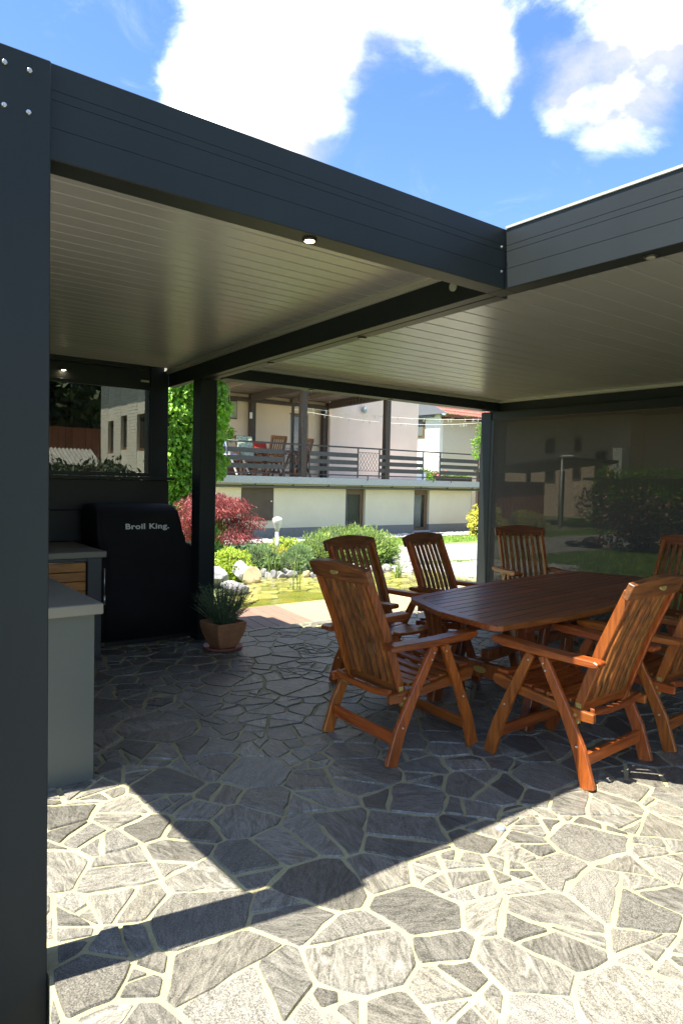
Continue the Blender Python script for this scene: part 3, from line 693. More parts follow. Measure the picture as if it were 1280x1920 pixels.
# ================================================================== FURNITURE
def ribbon(pts, wd):
    """outline of a curved board from a centre line in 2-D"""
    L, Rr = [], []
    for i, p in enumerate(pts):
        a = pts[max(i-1, 0)]; b = pts[min(i+1, len(pts)-1)]; dx, dy = b[0]-a[0], b[1]-a[1]; l = math.hypot(dx, dy)
        w_ = wd[i] if isinstance(wd, (list, tuple)) else wd
        L.append((p[0]-dy/l*w_/2, p[1]+dx/l*w_/2)); Rr.append((p[0]+dy/l*w_/2, p[1]-dx/l*w_/2))
    return L+Rr[::-1]
def make_chair(label):
    t = root('garden_chair', (0, 0, 0), label, 'chair', group='wooden garden recliner chairs around the dining table')
    HW = .31                                       # half width over the legs; origin is between the rear feet, +Y is forward
    bt = []
    for s in (-1, 1):
        a0, a1 = sorted((s*(HW-.028), s*HW)); i0, i1 = sorted((s*(HW-.060), s*(HW-.031)))
        # rear leg: foot behind, apex under the arm ; front leg mirrored
        l = MB().prism(ribbon([(.02, 0), (.075, .18), (.165, .36), (.305, .612)], [.075, .070, .056, .05]), a0, a1, 'x', .004).build('leg', WZ, t)
        l2 = MB().prism(ribbon([(.625, 0), (.57, .18), (.485, .38), (.375, .612)], [.075, .070, .056, .05]), a0, a1, 'x', .004).build('leg', WZ, t)
        for lg, pts in ((l, ((.295, .575), (.28, .54), (.085, .20))), (l2, ((.385, .575), (.525, .30), (.59, .10)))):
            for (yy, zz) in pts[:2] if lg is l2 else pts:
                bolt(lg, (s*HW, yy, zz), (s, 0, 0), .006)
        # armrest
        xa, xb = sorted((s*(HW-.062), s*(HW+.022)))
        MB().prism([(-.02, .622), (.0, .615), (.30, .615), (.54, .622), (.60, .636), (.612, .652), (.60, .668), (.52, .665), (.30, .652), (.0, .648), (-.02, .64)], xa, xb, 'x', .004).build('armrest', WY, t)
        # seat rail with a rounded nose
        MB().prism([(.02, .325), (.10, .322), (.34, .352), (.56, .372), (.62, .392), (.635, .42), (.62, .445), (.58, .448), (.50, .425), (.34, .398), (.10, .375), (.02, .372)], i0, i1, 'x', .004).build('seat_rail', WY, t)
        # back stile
        q0, q1 = sorted((s*(HW-.092), s*(HW-.066)))
        MB().prism(ribbon([(.145, .325), (.085, .50), (.015, .70), (-.115, 1.0)], [.046, .052, .055, .05]), q0, q1, 'x', .004).build('back_stile', WZ, t)
        h = MB(); h.box(*sorted((s*(HW-.064), s*(HW-.0615))), .105, .135, .30, .40, .0); h.tube([(s*(HW-.064), .12, .345), (s*(HW-.029), .12, .345)], .009, 10); h.tube([(s*(HW-.058), .12, .315), (s*(HW-.034), .12, .315)], .019, 12); h.build('hinge', BRASS, t)
    W2 = HW-.094
    # back slats follow the lean of the stiles
    for k in range(7):
        xc = -W2+.008+(k+.5)*(2*W2-.016)/7; hw = .0178
        MB().prism(ribbon([(.112, .40), (.082, .50), (.013, .70), (-.112, .985)], .017), xc-hw, xc+hw, 'x', .003).build('back_slat', WSLAT, t)
    MB().prism(ribbon([(.140, .345), (.118, .405)], .026), -W2, W2, 'x', .003).build('back_rail', WX, t)
    # crest rail: arched board, bowed, leaning with the back
    b = MB(); n = 12; lean = math.atan2(.13, .30)
    F0, F1 = [], []
    W3 = HW-.040
    for i in range(n+1):
        u = -1+2*i/n; x = u*W3; top = .112-.030*abs(u)**1.7; bow = -.018*(1-u*u)
        for lst, th in ((F0, -.017), (F1, .017)):
            row = []
            for hgt in (0.0, top):
                yy = -.108-hgt*math.sin(lean)+bow+th*math.cos(lean); zz = .965+hgt*math.cos(lean)+th*math.sin(lean); row.append(b.bm.verts.new((x, yy, zz)))
            lst.append(row)
    for i in range(n):
        b.bm.faces.new((F0[i][0], F0[i+1][0], F0[i+1][1], F0[i][1])); b.bm.faces.new((F1[i][1], F1[i+1][1], F1[i+1][0], F1[i][0]))
        b.bm.faces.new((F0[i][1], F0[i+1][1], F1[i+1][1], F1[i][1])); b.bm.faces.new((F0[i+1][0], F0[i][0], F1[i][0], F1[i+1][0]))
    for e in (0, n): b.bm.faces.new((F0[e][0], F0[e][1], F1[e][1], F1[e][0]))
    b._bev([f for f in b.bm.faces if abs(f.normal.z) < 2], .003)
    cr_ = b.build('crest_rail', WCREST, t)
    b = MB(); bmesh.ops.create_cone(b.bm, cap_ends=True, segments=20, radius1=1, radius2=.9, depth=1)
    o = b.build('badge', BRASS, cr_); 
    o.matrix_local = Matrix.Translation((0, -.108-.055*math.sin(lean)-.018-.0175, 1.018-.008)) @ Matrix.Rotation(R_(90)-lean, 4, 'X') @ Matrix.Diagonal((.037, .018, .004, 1))
    # seat slats, slightly dished
    W4 = HW-.062
    for k in range(6):
        y0 = .165+k*.078; z0 = .383+.0+(.011*(k-2)**2*.25)+k*.008
        b = MB(); seg = 6; top = []; bot = []
        pts = []
        for i in range(seg+1):
            u = -1+2*i/seg; pts.append((u*W4, z0-.012*(1-u*u)))
        outline = [(p[0], p[1]) for p in pts]+[(p[0], p[1]+.018) for p in pts[::-1]]
        b.prism(outline, y0, y0+.066, 'y', .003); b.build('seat_slat', WX, t)
    MB().prism([(-.0+i, j) for i, j in ((.05, .10), (.075, .10), (.075, .165), (.05, .165))], -HW+.030, HW-.030, 'x', .003).build('stretcher', WX, t)
    MB().prism([(.565, .10), (.588, .10), (.588, .16), (.565, .16)], -HW+.030, HW-.030, 'x', .003).build('stretcher', WX, t)
    b = MB(); out = [(-W4+.005, .358), (-.1, .338), (.1, .338), (W4-.005, .358), (W4-.005, .39), (.1, .372), (-.1, .372), (-W4+.005, .39)]
    b.prism(out, .035, .06, 'y', .003); b.build('seat_rail', WX, t)
    return t
# rear-foot centre (x, y), heading of the front direction in degrees from +Y (anticlockwise), label
CH = [(.79, -.225, 3, 'wooden chair nearest the camera, its crest rail half in sunlight'),
      (-.15, .83, -92, 'chair at the left end of the table, seen from behind with weathered dark back slats'),
      (1.62, -.20, 4, 'chair cut off by the right edge of the photo, tucked beside the sunlit chair'),
      (.80, 1.98, 187, 'far side chair in front of the dwarf pine bush, seat slats in view'),
      (1.63, 2.02, 190, 'far side chair standing in front of the bright driveway, slats with light between'),
      (3.32, 2.42, 150, 'chair at the far corner of the table right beside the far post'),
      (3.75, .98, 92, 'chair at the far right end of the table in front of the dark mesh screen')]
proto = None
for (x, y, a, lab) in CH:
    o = make_chair('') if proto is None else copy_tree(proto)
    if proto is None: proto = o
    o.location = (x, y, 0.005); o.rotation_euler = (0, 0, R_(a)); o['label'] = lab; o['group'] = 'wooden garden recliner chairs around the dining table'

# ---- table
TC = (1.78, .93); TA = R_(6)
tb = root('dining_table', (TC[0], TC[1], 0.005), 'long reddish brown slatted wooden table with rounded corners among the chairs', 'table', rz=TA)
def tout(s):
    W = [(.40, .31), (.95, .30), (1.7, .355), (2.5, .46), (3.13, .62), (3.17, 1.03), (3.0, 1.58), (2.4, 1.56), (1.8, 1.49), (1.1, 1.37), (.63, 1.265), (.45, .80)]
    W = [((x-TC[0])*math.cos(TA)+(y-TC[1])*math.sin(TA), -(x-TC[0])*math.sin(TA)+(y-TC[1])*math.cos(TA)) for x, y in W]
    P = []
    for i, p in enumerate(W):       # inset by s, corners rounded a little
        a, b = W[i-1], W[(i+1) % len(W)]
        def nrm(u, v): L = math.hypot(v[0]-u[0], v[1]-u[1]); return ((v[1]-u[1])/L, -(v[0]-u[0])/L)
        n1, n2 = nrm(a, p), nrm(p, b); k = 1+n1[0]*n2[0]+n1[1]*n2[1]; q = (p[0]-(n1[0]+n2[0])/k*s, p[1]-(n1[1]+n2[1])/k*s)
        if k < 1.7:
            for t, o in ((.055, a), (.016, None), (.055, b)):
                if o is None: P.append((q[0]+(TC[0]*0-q[0])*.018, q[1]-q[1]*.018)); continue
                L = math.hypot(o[0]-p[0], o[1]-p[1]); P.append((q[0]+(o[0]-p[0])/L*t, q[1]+(o[1]-p[1])/L*t))
        else: P.append(q)
    return P
zt = .725
OUT, INN = tout(0), tout(.075)
NO = len(OUT); cuts = [1, 7, 10, 16, 1+NO]
for (i0, i1) in zip(cuts, cuts[1:]):
    b = MB(); idx = list(range(i0, i1+1)); ring = [OUT[i % NO] for i in idx]+[INN[i % NO] for i in idx][::-1]
    b.prism(ring, zt-.032, zt, 'z', .003); b.build('frame', TTOP, tb)
for half in (-1, 1):
    pw = .0885; y = -.531
    while y < .53:
        poly = clip(clip([(p[0], p[1]) for p in tout(.077)], 0, 1, y+pw-.006), 0, -1, -y)
        poly = clip(poly, 1, 0, -.003) if half < 0 else clip(poly, -1, 0, -.003)
        if len(poly) >= 3 and area(poly) > .002: MB().prism(poly, zt-.026, zt-.002, 'z', .002).build('tabletop_slat', TTOP, tb)
        y += pw
MB().box(-1.05, 1.05, -.42, -.39, zt-.095, zt-.033, .003).build('apron', TLEG, tb)
MB().box(-1.05, 1.05, .39, .42, zt-.095, zt-.033, .003).build('apron', TLEG, tb)
for sx in (-1, 1):
    for sy in (-1, 1):
        MB().prism(ribbon([(sx*.98, zt-.034), (sx*.93, .5), (sx*.86, .25), (sx*.92, 0)], [.10, .095, .085, .10]), sy*.36-.03, sy*.36+.03, 'y', .005).build('leg', TLEG, tb)
        MB().prism(ribbon([(sx*.62, zt-.034), (sx*.66, .5), (sx*.74, .25), (sx*.70, 0)], [.07, .07, .07, .08]), sy*.30-.022, sy*.30+.022, 'y', .005).build('brace_leg', TLEG, tb)
    rl = MB().box(sx*.885-.022, sx*.885+.022, -.33, .33, .25, .345, .004).build('end_rail', TLEG, tb)
    b = MB(); bmesh.ops.create_cone(b.bm, cap_ends=True, segments=20, radius1=1, radius2=.9, depth=1); o = b.build('badge', BRASS, rl)
    o.matrix_local = Matrix.Translation((sx*(.885+.024), 0, .30)) @ Matrix.Rotation(R_(90), 4, 'Y') @ Matrix.Diagonal((.022, .05, .004, 1))
MB().box(-.86, .86, -.03, .03, .36, .42, .004).build('stretcher', TLEG, tb)

# ================================================================== FOLIAGE
def leafcloud(name, lobes, n, size, m, parent, rnd, asp=1.0, droop=0, shell=.75, fold=False, up=0, stemz=None):
    vs, fs = [], []; tot = sum(l[3]*l[4]*l[5] for l in lobes)
    for (cx, cy, cz, rx, ry, rz) in lobes:
        for _ in range(max(3, int(n*(rx*ry*rz)/tot))):
            while 1:
                v = Vector((rnd.gauss(0, 1), rnd.gauss(0, 1), rnd.gauss(0, 1)))
                if v.length > .01: break
            v.normalize(); k = shell+(1.06-shell)*rnd.random()**.6
            nz_ = 1+.14*math.sin(v.x*7+cx*5)*math.sin(v.y*6+cy*3)+.12*math.sin(v.z*9+cx)
            p = Vector((cx+v.x*rx*k*nz_, cy+v.y*ry*k*nz_, cz+v.z*rz*k*nz_))
            s = size*rnd.uniform(.6, 1.35)
            if droop: d = Vector((v.x*.8+rnd.uniform(-.4, .4), v.y*.8+rnd.uniform(-.4, .4), -droop*rnd.uniform(.3, 1.3))).normalized()
            elif up: d = (v+Vector((rnd.uniform(-.5, .5), rnd.uniform(-.5, .5), up*rnd.uniform(.2, 1.2)))).normalized()
            else: d = Vector((rnd.gauss(0, 1), rnd.gauss(0, 1), rnd.gauss(0, 1))).normalized()
            sd_ = d.cross(Vector((rnd.gauss(0, 1), rnd.gauss(0, 1), rnd.gauss(0, 1)))).normalized()
            b = len(vs); w_ = s*asp*.5; nn = d.cross(sd_)*s*.12
            vs += [p-d*s*.5, p+sd_*w_+nn, p+d*s*.5, p-sd_*w_+nn]; fs.append([b, b+1, b+2, b+3])
    return pyd(name, [tuple(v) for v in vs], fs, m, parent)
def bush(name, px, py, y, lobes, n, size, m, label, cat='bush', seed=1, core=True, ground=-.06, trunk=False, group=None, **k):
    """bush whose foot stands at the point on the ground; lobes in metres relative to it"""
    p = at(px, py, 1, y) if y else at(px, py, 2, 0)
    t = root(name, (p.x, p.y, ground), label, cat, group=group); rnd = random.Random(seed)
    leafcloud('foliage', lobes, n, size, m, t, rnd, **k)
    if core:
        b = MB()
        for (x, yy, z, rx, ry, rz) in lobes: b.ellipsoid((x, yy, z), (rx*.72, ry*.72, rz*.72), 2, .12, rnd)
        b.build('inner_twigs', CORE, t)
    b = MB()
    for q in lobes[:6 if trunk else 3]: b.tube([(0, 0, 0), (q[0]*.4, q[1]*.4, q[2]*.5), (q[0], q[1], q[2])], [.03, .02, .01], 6)
    b.build('branch', BARK, t)
    return t
def scatterlobes(n, rx, ry, h, r, rnd, flat=1):
    out = []
    for _ in range(n):
        a = rnd.random()*6.28; k = rnd.random()**.5; q = r*rnd.uniform(.7, 1.3)
        zc = h*(1-.55*k*k)-q*flat*.9; out.append((math.cos(a)*rx*k, math.sin(a)*ry*k, max(q*flat*.7, zc*rnd.uniform(.6, 1)), q, q, q*flat))
    return out
rb = random.Random(21)
# big pine bush behind the far chairs
bush('dwarf_pine', 640, 1062, 8.0, [(-.55, 0, .28, .42, .42, .30), (-.1, .1, .34, .48, .42, .34), (.4, 0, .36, .48, .42, .34), (.85, 0, .30, .40, .4, .30), (.1, -.3, .24, .5, .4, .26), (-.78, -.1, .2, .30, .3, .22), (1.1, .0, .22, .26, .28, .22)], 17000, .07, LEAFP,
     'large rounded light green dwarf pine bush behind the far side chairs', seed=3, asp=.22, up=1.2, shell=.6)
def low(px, py, y, w_, h, m, label, seed, name='low_shrub', n=4000, size=.06, **k):
    r = random.Random(seed); lobes = scatterlobes(7, w_*.65, w_*.5, h, h*.42, r)
    return bush(name, px, py, y, lobes, n, size, m, label, seed=seed, **k)
low(425, 1062, 7.4, .42, .48, LEAFY, 'bright yellow green shrub above the white boulders under the red maple', 4, n=4500, asp=.5)
low(478, 1072, 7.7, .38, .52, LEAFJ, 'blue green juniper left of the small garden lamp', 5, asp=.3, up=1)
low(505, 1062, 8.0, .36, .46, LEAFYY, 'golden tipped juniper at the foot of the garden lamp', 6, n=3000, asp=.3, up=1)
low(556, 1078, 7.5, .42, .48, LEAFJ, 'spreading grey green juniper at the pond edge right of the lamp', 7, n=5200, asp=.3, up=1)
low(530, 1050, 8.5, .40, .50, LEAFY, 'yellow green shrub just behind the garden lamp', 8, n=3500, asp=.4)
low(905, 1000, 12.0, .60, .95, LEAFYY, 'golden yellow bush by the far post at the house corner', 9, n=5000, size=.09, asp=.5)
# hosta-like dark leaves under the maple
p = at(452, 1035, 1, 8.0); t = root('hosta', (p.x, p.y, -.06), 'broad leaved dark green plant under the red maple', 'plant')
vs, fs = [], []
for k in range(60):
    a = rb.random()*6.28; L = rb.uniform(.25, .5); e = rb.uniform(.2, .6); c = Vector((math.cos(a), math.sin(a), 0)); s = Vector((-c.y, c.x, 0)); b = len(vs)
    z0 = rb.uniform(.05, .3)
    for u, w_ in ((.25, .02), (.5, .09), (.8, .07), (1.0, .0)):
        q = c*L*u+Vector((0, 0, z0+e*(u-u*u*.75))); vs += [tuple(q-s*w_+Vector((0, 0, .02))), tuple(q), tuple(q+s*w_+Vector((0, 0, .02)))]
    for i in range(3):
        for j in range(2): fs.append([b+i*3+j, b+i*3+j+1, b+i*3+j+4, b+i*3+j+3])
pyd('leaves', vs, fs, LEAFH, t, True)
# red weeping maple
p = at(392, 1030, 1, 8.6); t = root('japanese_maple', (p.x, p.y, -.06), 'red leaved weeping Japanese maple behind the post beside the grill', 'tree')
lb = []
for k in range(22):
    a = rb.random()*6.28; r = rb.random()**.6; lb.append((math.cos(a)*r*.85, math.sin(a)*r*.6, 1.35-.75*r*r-rb.random()*.35, .34, .3, .15))
leafcloud('foliage', lb, 15000, .075, LEAFR, t, rb, asp=.16, droop=.9, shell=.25)
b = MB(); b.tube([(0, 0, 0), (.05, 0, .4), (-.03, .05, .9), (0, 0, 1.15)], [.06, .05, .035, .02], 8)
for q in lb[:14]: b.tube([(0, 0, .8), (q[0]*.5, q[1]*.5, max(q[2], .9)), (q[0], q[1], q[2])], [.02, .014, .006], 5)
b.build('trunk', BARK, t)
# ivy covered pillar of the house
pa = at(300, 900, 1, 11); pc = at(408, 900, 1, 11)
t = root('climbing_ivy', ((pa.x+pc.x)/2, 11, -.06), 'tall bright green climbing vine left of the post beside the grill', 'vine')
hw = (pc.x-pa.x)/2; lb = []
for k in range(46): 
    z = .3+rb.random()*4.3; lb.append((rb.uniform(-hw, hw)*.85, rb.uniform(-.1, .15), z, .38, .28, .42))
leafcloud('foliage', lb, 30000, .105, LEAFG, t, rb, asp=.75, shell=.55, droop=.8)
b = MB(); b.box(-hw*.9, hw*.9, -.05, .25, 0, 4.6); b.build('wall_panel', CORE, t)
b = MB(); b.tube([(0, -.1, 0), (.1, -.12, 1.5), (-.1, -.1, 3.6)], [.04, .03, .015], 6); b.build('stem', BARK, t)
# rose at the right post
p = at(897, 850, 1, 12.6); t = root('climbing_rose', (p.x, 12.6, -.06), 'thin climbing rose with pale leaves beside the balcony end', 'plant')
leafcloud('foliage', [(0, 0, 2.9, .3, .2, .35), (.1, 0, 3.3, .2, .15, .25), (-.15, 0, 2.5, .18, .15, .2), (.25, 0, 2.1, .16, .12, .3), (.35, 0, 3.2, .2, .2, .5)], 700, .085, LEAFG, t, rb, asp=.6, shell=.1)
b = MB(); b.tube([(.2, 0, 0), (.15, 0, 1.6), (.05, 0, 2.4), (.0, 0, 3.3)], [.02, .018, .014, .006], 6); b.build('stem', BARK, t)

# boulders along the pond
def rock(px, py, w_, h, m, label, seed, y=None):
    p = at(px, py, 2, -.04) if y is None else at(px, py, 1, y)
    r = random.Random(seed); b = MB(); res = bmesh.ops.create_icosphere(b.bm, subdivisions=3, radius=1)
    pl = [(Vector((r.gauss(0, 1), r.gauss(0, 1), r.gauss(0, .8))).normalized(), r.uniform(.55, .85)) for _ in range(9)]
    for v in res['verts']:
        c = v.co.copy()
        for n_, d in pl:
            e = c.dot(n_)-d
            if e > 0: c -= n_*e
        v.co = Vector((c.x*w_/2/.98, c.y*w_/2/1.0, c.z*h/2/.92))
    rot = Matrix.Rotation(r.random()*6, 4, 'Z'); bmesh.ops.transform(b.bm, matrix=rot, verts=b.bm.verts)
    o = b.build('boulder', m); o.location = (p.x, p.y, -.06+h*.42)
    return tag(o, label, 'boulder', 'boulders along the pond')
R0 = [(400, 1098, .42, .34, ROCK, 'large white grey boulder nearest the post at the pond'), (437, 1112, .44, .20, ROCK, 'flat white boulder in front of the tan boulder at the pond'), (453, 1088, .30, .34, ROCK, 'upright streaked grey boulder behind the flat white one'),
      (430, 1068, .36, .26, ROCK, 'blocky white boulder behind the largest one, under the bright shrub'), (469, 1092, .34, .28, ROCKY, 'smooth tan boulder at the end of the boulder row'),
      (480, 1072, .50, .16, ROCK, 'grey slab lying tilted above the tan boulder'), (412, 1062, .26, .28, ROCK, 'small grey boulder by the post behind the white ones'), (417, 1084, .24, .2, ROCK, 'small white boulder wedged between two larger ones')]
for i, (a, b_, c, d, m, lab) in enumerate(R0): rock(a, b_, c, d, m, lab, 40+i)
rp = random.Random(77)
for i in range(26):
    px = 494+i*9.2+rp.uniform(-3, 3)
    if px > 735: break
    py = 1082-(px-494)*.045+rp.uniform(-6, 5); o = rock(px, py, rp.uniform(.12, .2), rp.uniform(.10, .17), ROCK if rp.random() < .8 else ROCKY, 'small rounded pale stone in the row along the far pond edge', 90+i)
    if o.data.materials[0] == ROCKY: o['label'] = 'small rounded tan stone among the pale ones along the far pond edge'
    o.name = 'pond_stone'; o['category'] = 'stone'; o['group'] = 'small stones along the far pond edge'
for i in range(16):
    px = 738+rp.uniform(0, 50); py = 1062+rp.uniform(-9, 12); o = rock(px, py, rp.uniform(.18, .34), rp.uniform(.08, .16), ROCK, 'flat grey stone in the dry wall beside the gravel path', 130+i)
    o.name = 'wall_stone'; o['category'] = 'stone'; o['group'] = 'flat grey stones beside the gravel path'
# reeds
for i, (px, py, y, h, nb, lab) in enumerate(((512, 1083, None, .55, 12, 'thin reed clump standing in the pond below the lamp'), (556, 1108, None, .62, 6, 'sparse reeds rising from the middle of the pond'), (745, 1085, None, .35, 26, 'tuft of green reeds at the pond end by the far chair'))):
    p = at(px, py, 2, -.05); t = root('reed_clump', (p.x, p.y, -.055), lab, 'reeds', group='reeds in the pond'); b = MB()
    for k in range(nb):
        a = rb.random()*6.28; l = rb.uniform(.02, .22); hh = h*rb.uniform(.6, 1); x, y = rb.uniform(-.06, .06), rb.uniform(-.05, .05)
        b.tube([(x, y, 0), (x+math.cos(a)*l*.4, y+math.sin(a)*l*.4, hh*.6), (x+math.cos(a)*l, y+math.sin(a)*l, hh)], [.006, .005, .001], 4, False)
    b.build('stems', LEAFP, t)
# garden lamp
p = at(519, 1030, 1, 8.25); t = root('garden_lamp', (p.x, p.y, -.06), 'white garden lamp with drop shaped opal head on a slim pole', 'lamp')
hz = at(517, 969, 1, 8.25).z+.06
b = MB(); b.tube([(0, 0, 0), (0, 0, hz-.26)], .032, 14); b.build('pole', WHITE, t)
b = MB(); b.lathe([(.030, hz-.28), (.040, hz-.22), (.078, hz-.12), (.090, hz-.07), (.088, hz-.04), (.062, hz-.012), (.02, hz)], (0, 0, 0), 22); b.build('globe', OPAL, t)

# potted plant
p = Vector((.30, 3.27, .005)); t = root('plant_pot', p, 'square tapered terracotta pot on a round saucer next to the post beside the grill', 'pot', rz=R_(8))
b = MB(); b.lathe([(.10, 0), (.165, .004), (.178, .028), (.170, .030), (.155, .012), (.05, .010)], (0, 0, 0), 32); b.build('saucer', TERRA2, t)
def sq(h, z, k=.16, n=24):
    o = []
    for i in range(n):
        a = 2*math.pi*i/n+math.pi/4*0; c, s = math.cos(a), math.sin(a); o.append((math.copysign(abs(c)**k, c)*h, math.copysign(abs(s)**k, s)*h, z))
    return o
b = MB(); rings = [[b.bm.verts.new(q) for q in sq(h, z)] for h, z in ((.085, .014), (.105, .05), (.135, .13), (.150, .19), (.155, .235), (.150, .245), (.138, .245), (.132, .20))]
for a, c in zip(rings, rings[1:]):
    for k in range(24): f = b.bm.faces.new((a[k], a[(k+1) % 24], c[(k+1) % 24], c[k]))
b.bm.faces.new(rings[0][::-1]); b.bm.faces.new(rings[-1]); b.build('pot', TERRA, t)
MB().box(-.12, .12, -.12, .12, .19, .215).build('soil', SOIL, t)
t = root('lavender', (p.x, p.y, .22), 'bushy grey green lavender growing in the terracotta pot', 'plant')
vs, fs, b = [], [], MB()
for k in range(300):
    a = rb.random()*6.28; r = rb.random()**.7; L = rb.uniform(.20, .42)*(1-.25*r); dx, dy = math.cos(a)*r*.20, math.sin(a)*r*.20; x0, y0 = math.cos(a)*r*.09, math.sin(a)*r*.09
    P = [Vector((x0+dx*u**1.4, y0+dy*u**1.4, L*u)) for u in (0, .35, .7, 1)]; b.tube(P, [.002, .002, .0015, .001], 3, False)
    for j in range(22):
        u = rb.uniform(.2, 1); q = Vector((x0+dx*u**1.4, y0+dy*u**1.4, L*u)); d = Vector((rb.gauss(0, 1)+dx*3, rb.gauss(0, 1)+dy*3, rb.uniform(.1, 1.4))).normalized(); s = d.cross(Vector((rb.gauss(0, 1), rb.gauss(0, 1), rb.gauss(0, 1)))).normalized()*.0026
        l = rb.uniform(.018, .036); i0 = len(vs); vs += [tuple(q-s), tuple(q+s), tuple(q+d*l)]; fs.append([i0, i0+1, i0+2])
b.build('stems', LEAFL, t); pyd('leaves', vs, fs, LEAFL, t)

# ================================================================== TERRACE HOUSE
hs = root('terrace_house', (10, 13, 0), 'cream terrace house with raised balcony and brown shuttered basement windows', 'house')
off = Vector((10, 13, 0)); YW = 13.35
def hb(b, name, m, par=None):
    o = b.build(name, m, par or hs)
    if par is None: o.location = -off
    return o
# lower wall with openings (x ranges)
ops = [(6.02, 6.97, .42, 1.45), (9.36, 10.08, .05, 1.45), (12.0, 12.65, .03, 1.45)]
x0 = 5.1; XE = 14.55
for (a, c, z0, z1) in ops+[(XE, XE, 0, 0)]:
    hb(MB().box(x0, a, YW, YW+.3, .22, 1.50), 'wall', PLASTER); hb(MB().box(x0, a, YW-.02, YW+.28, -.06, .218), 'plinth', PLINTH)
    if z0 > .3: hb(MB().box(a, c, YW, YW+.3, .22, z0), 'wall', PLASTER); hb(MB().box(a, c, YW-.02, YW+.28, -.06, .218), 'plinth', PLINTH)
    x0 = c
hb(MB().box(5.1, 14.9, YW+.31, YW+.6, -.06, 1.36), 'inner_wall', mat('dim_interior', (.10, .09, .08), .9))
sh = hb(MB().box(6.03, 6.96, YW-.03, YW+.02, .43, 1.44, .004), 'shutter', BPANEL)
h = MB(); h.tube([(6.88, YW-.03, .93), (6.88, YW-.06, .93)], .02, 8); h.build('handle', STEEL, sh)
for (a, c, z0, z1) in ops[1:]:
    f = MB(); f.box(a, c, YW+.10, YW+.16, 1.20, z1, .003); f.box(c-.12, c, YW+.10, YW+.16, z0, 1.199, .003); f.box(a, c-.121, YW+.10, YW+.16, 1.13, 1.199); f.box(a, a+.05, YW+.10, YW+.16, z0, 1.129)
    f.box(a+.051, c-.121, YW+.10, YW+.16, z0, z0+.09)
    fr = hb(f, 'window', FRAMEW); g2 = MB(); g2.box(a+.05, c-.12, YW+.125, YW+.131, z0+.09, 1.13); g2.build('pane', glassmat('clear_glass', (.05, .06, .06), .72), fr)
    hb(MB().box(a-.02, c+.02, YW-.06, YW+.099, z0-.05, z0-.002, .003), 'sill', CONC)
    g3 = MB()
    for k in range(9): xx = a+.08+k*(c-a-.24)/9; g3.tube([(xx, YW+.19+.01*(k % 2), z0+.1), (xx, YW+.19, 1.13)], .028, 6)
    if a > 11: g3.build('curtain', WHITE, fr)
    else:
        g3.bm.free(); g3 = MB()
        for k in range(3): g3.tube([(a+.1+k*.05, YW+.19, z0+.1), (a+.1+k*.04, YW+.19, 1.13)], .028, 6)
        g3.build('curtain', mat('grey_curtain', (.35, .33, .33), .9), fr)
# slab, gutter
hb(MB().box(5.1, 14.85, 13.0, 16.2, 1.40, 1.58, .004), 'balcony_slab', CONC)
hb(MB().box(5.1, 14.85, 13.06, 13.40, 1.36, 1.399), 'slab_lip', mat('olive_paint', (.30, .29, .15), .8))
gt = MB(); gt.tube([(5.1, 13.10, 1.315), (14.85, 13.10, 1.315)], .038, 10)
gt = hb(gt, 'gutter', mat('olive_brown_metal', (.10, .095, .065), .5))
for k in range(9): 
    xx = 5.1+k*1.15; b = MB(); b.box(xx-.015, xx+.015, 13.055, 13.14, 1.31, 1.399); b.build('bracket', RAILM, gt)
# upper wall at the back of the balcony
YB = 16.1
dx0, dx1 = 9.22, 9.90
hb(MB().box(5.1, dx0, YB, YB+.3, 1.58, 4.35), 'wall', PLASTERT); hb(MB().box(dx0, dx1, YB, YB+.3, 3.60, 4.35), 'wall', PLASTERT); hb(MB().box(dx1, 10.5, YB, YB+.3, 1.58, 4.35), 'wall', PLASTERT)
hb(MB().box(10.5, 14.35, YB-.35, YB+.3, 1.58, 6.4), 'wall', PLASTERP)  # pinkish colour here carries the skylit shade of this wall part
hb(MB().box(14.351, 14.85, YB-.3, YB+.3, 1.58, 1.9), 'wall', PLASTERW)
hb(MB().box(5.1, 10.49, YB+.0, YB+.3, 4.351, 6.4), 'wall', PLASTERT)
f = MB(); f.box(dx0, dx0+.07, YB+.1, YB+.17, 1.6, 3.6); f.box(dx1-.1, dx1, YB+.1, YB+.17, 1.6, 3.6); f.box(dx0+.071, dx1-.101, YB+.1, YB+.17, 3.5, 3.6); f.box(dx0+.071, dx1-.101, YB+.1, YB+.17, 1.6, 1.75)
f = hb(f, 'balcony_door', FRAMEW); MB().box(dx0+.07, dx1-.1, YB+.13, YB+.136, 1.75, 3.5).build('pane', PANE, f)
b = MB(); b.box(dx0+.08, dx0+.35, YB+.2, YB+.22, 1.75, 3.45); b.build('curtain', WHITE, f)
hb(MB().box(dx0, dx1, YB+.32, YB+.4, 1.6, 3.6), 'inner_wall', MATS['dim_interior'])
for k in range(3): pass
# timber roof over the left part: posts, rafters, boards
for (x, y) in ((7.68, 13.10), (10.60, 13.10), (7.77, 15.95), (10.42, 15.95)):
    hb(MB().box(x-.085, x+.085, y-.085, y+.085, 1.582, 3.90, .006), 'post', BROWN)
for x in (5.2, 7.72, 10.55): hb(MB().bar((x, 12.6, 4.0), (x, 15.98, 3.90), .12, .20, .004), 'rafter', BROWN)
for k in range(21):
    y = 12.6+k*.168; hb(MB().box(5.1, 10.75, y, y+.155, 4.115-k*.005, 4.145-k*.005, .003), 'roof_board', BROWNL)
for x in (6.2, 9.15): hb(MB().bar((x, 12.6, 4.03), (x, 15.98, 3.93), .08, .12, .004), 'rafter', BROWNL)
hb(MB().box(5.1, 10.75, 15.85, 15.95, 3.78, 3.90, .004), 'beam', BROWN)
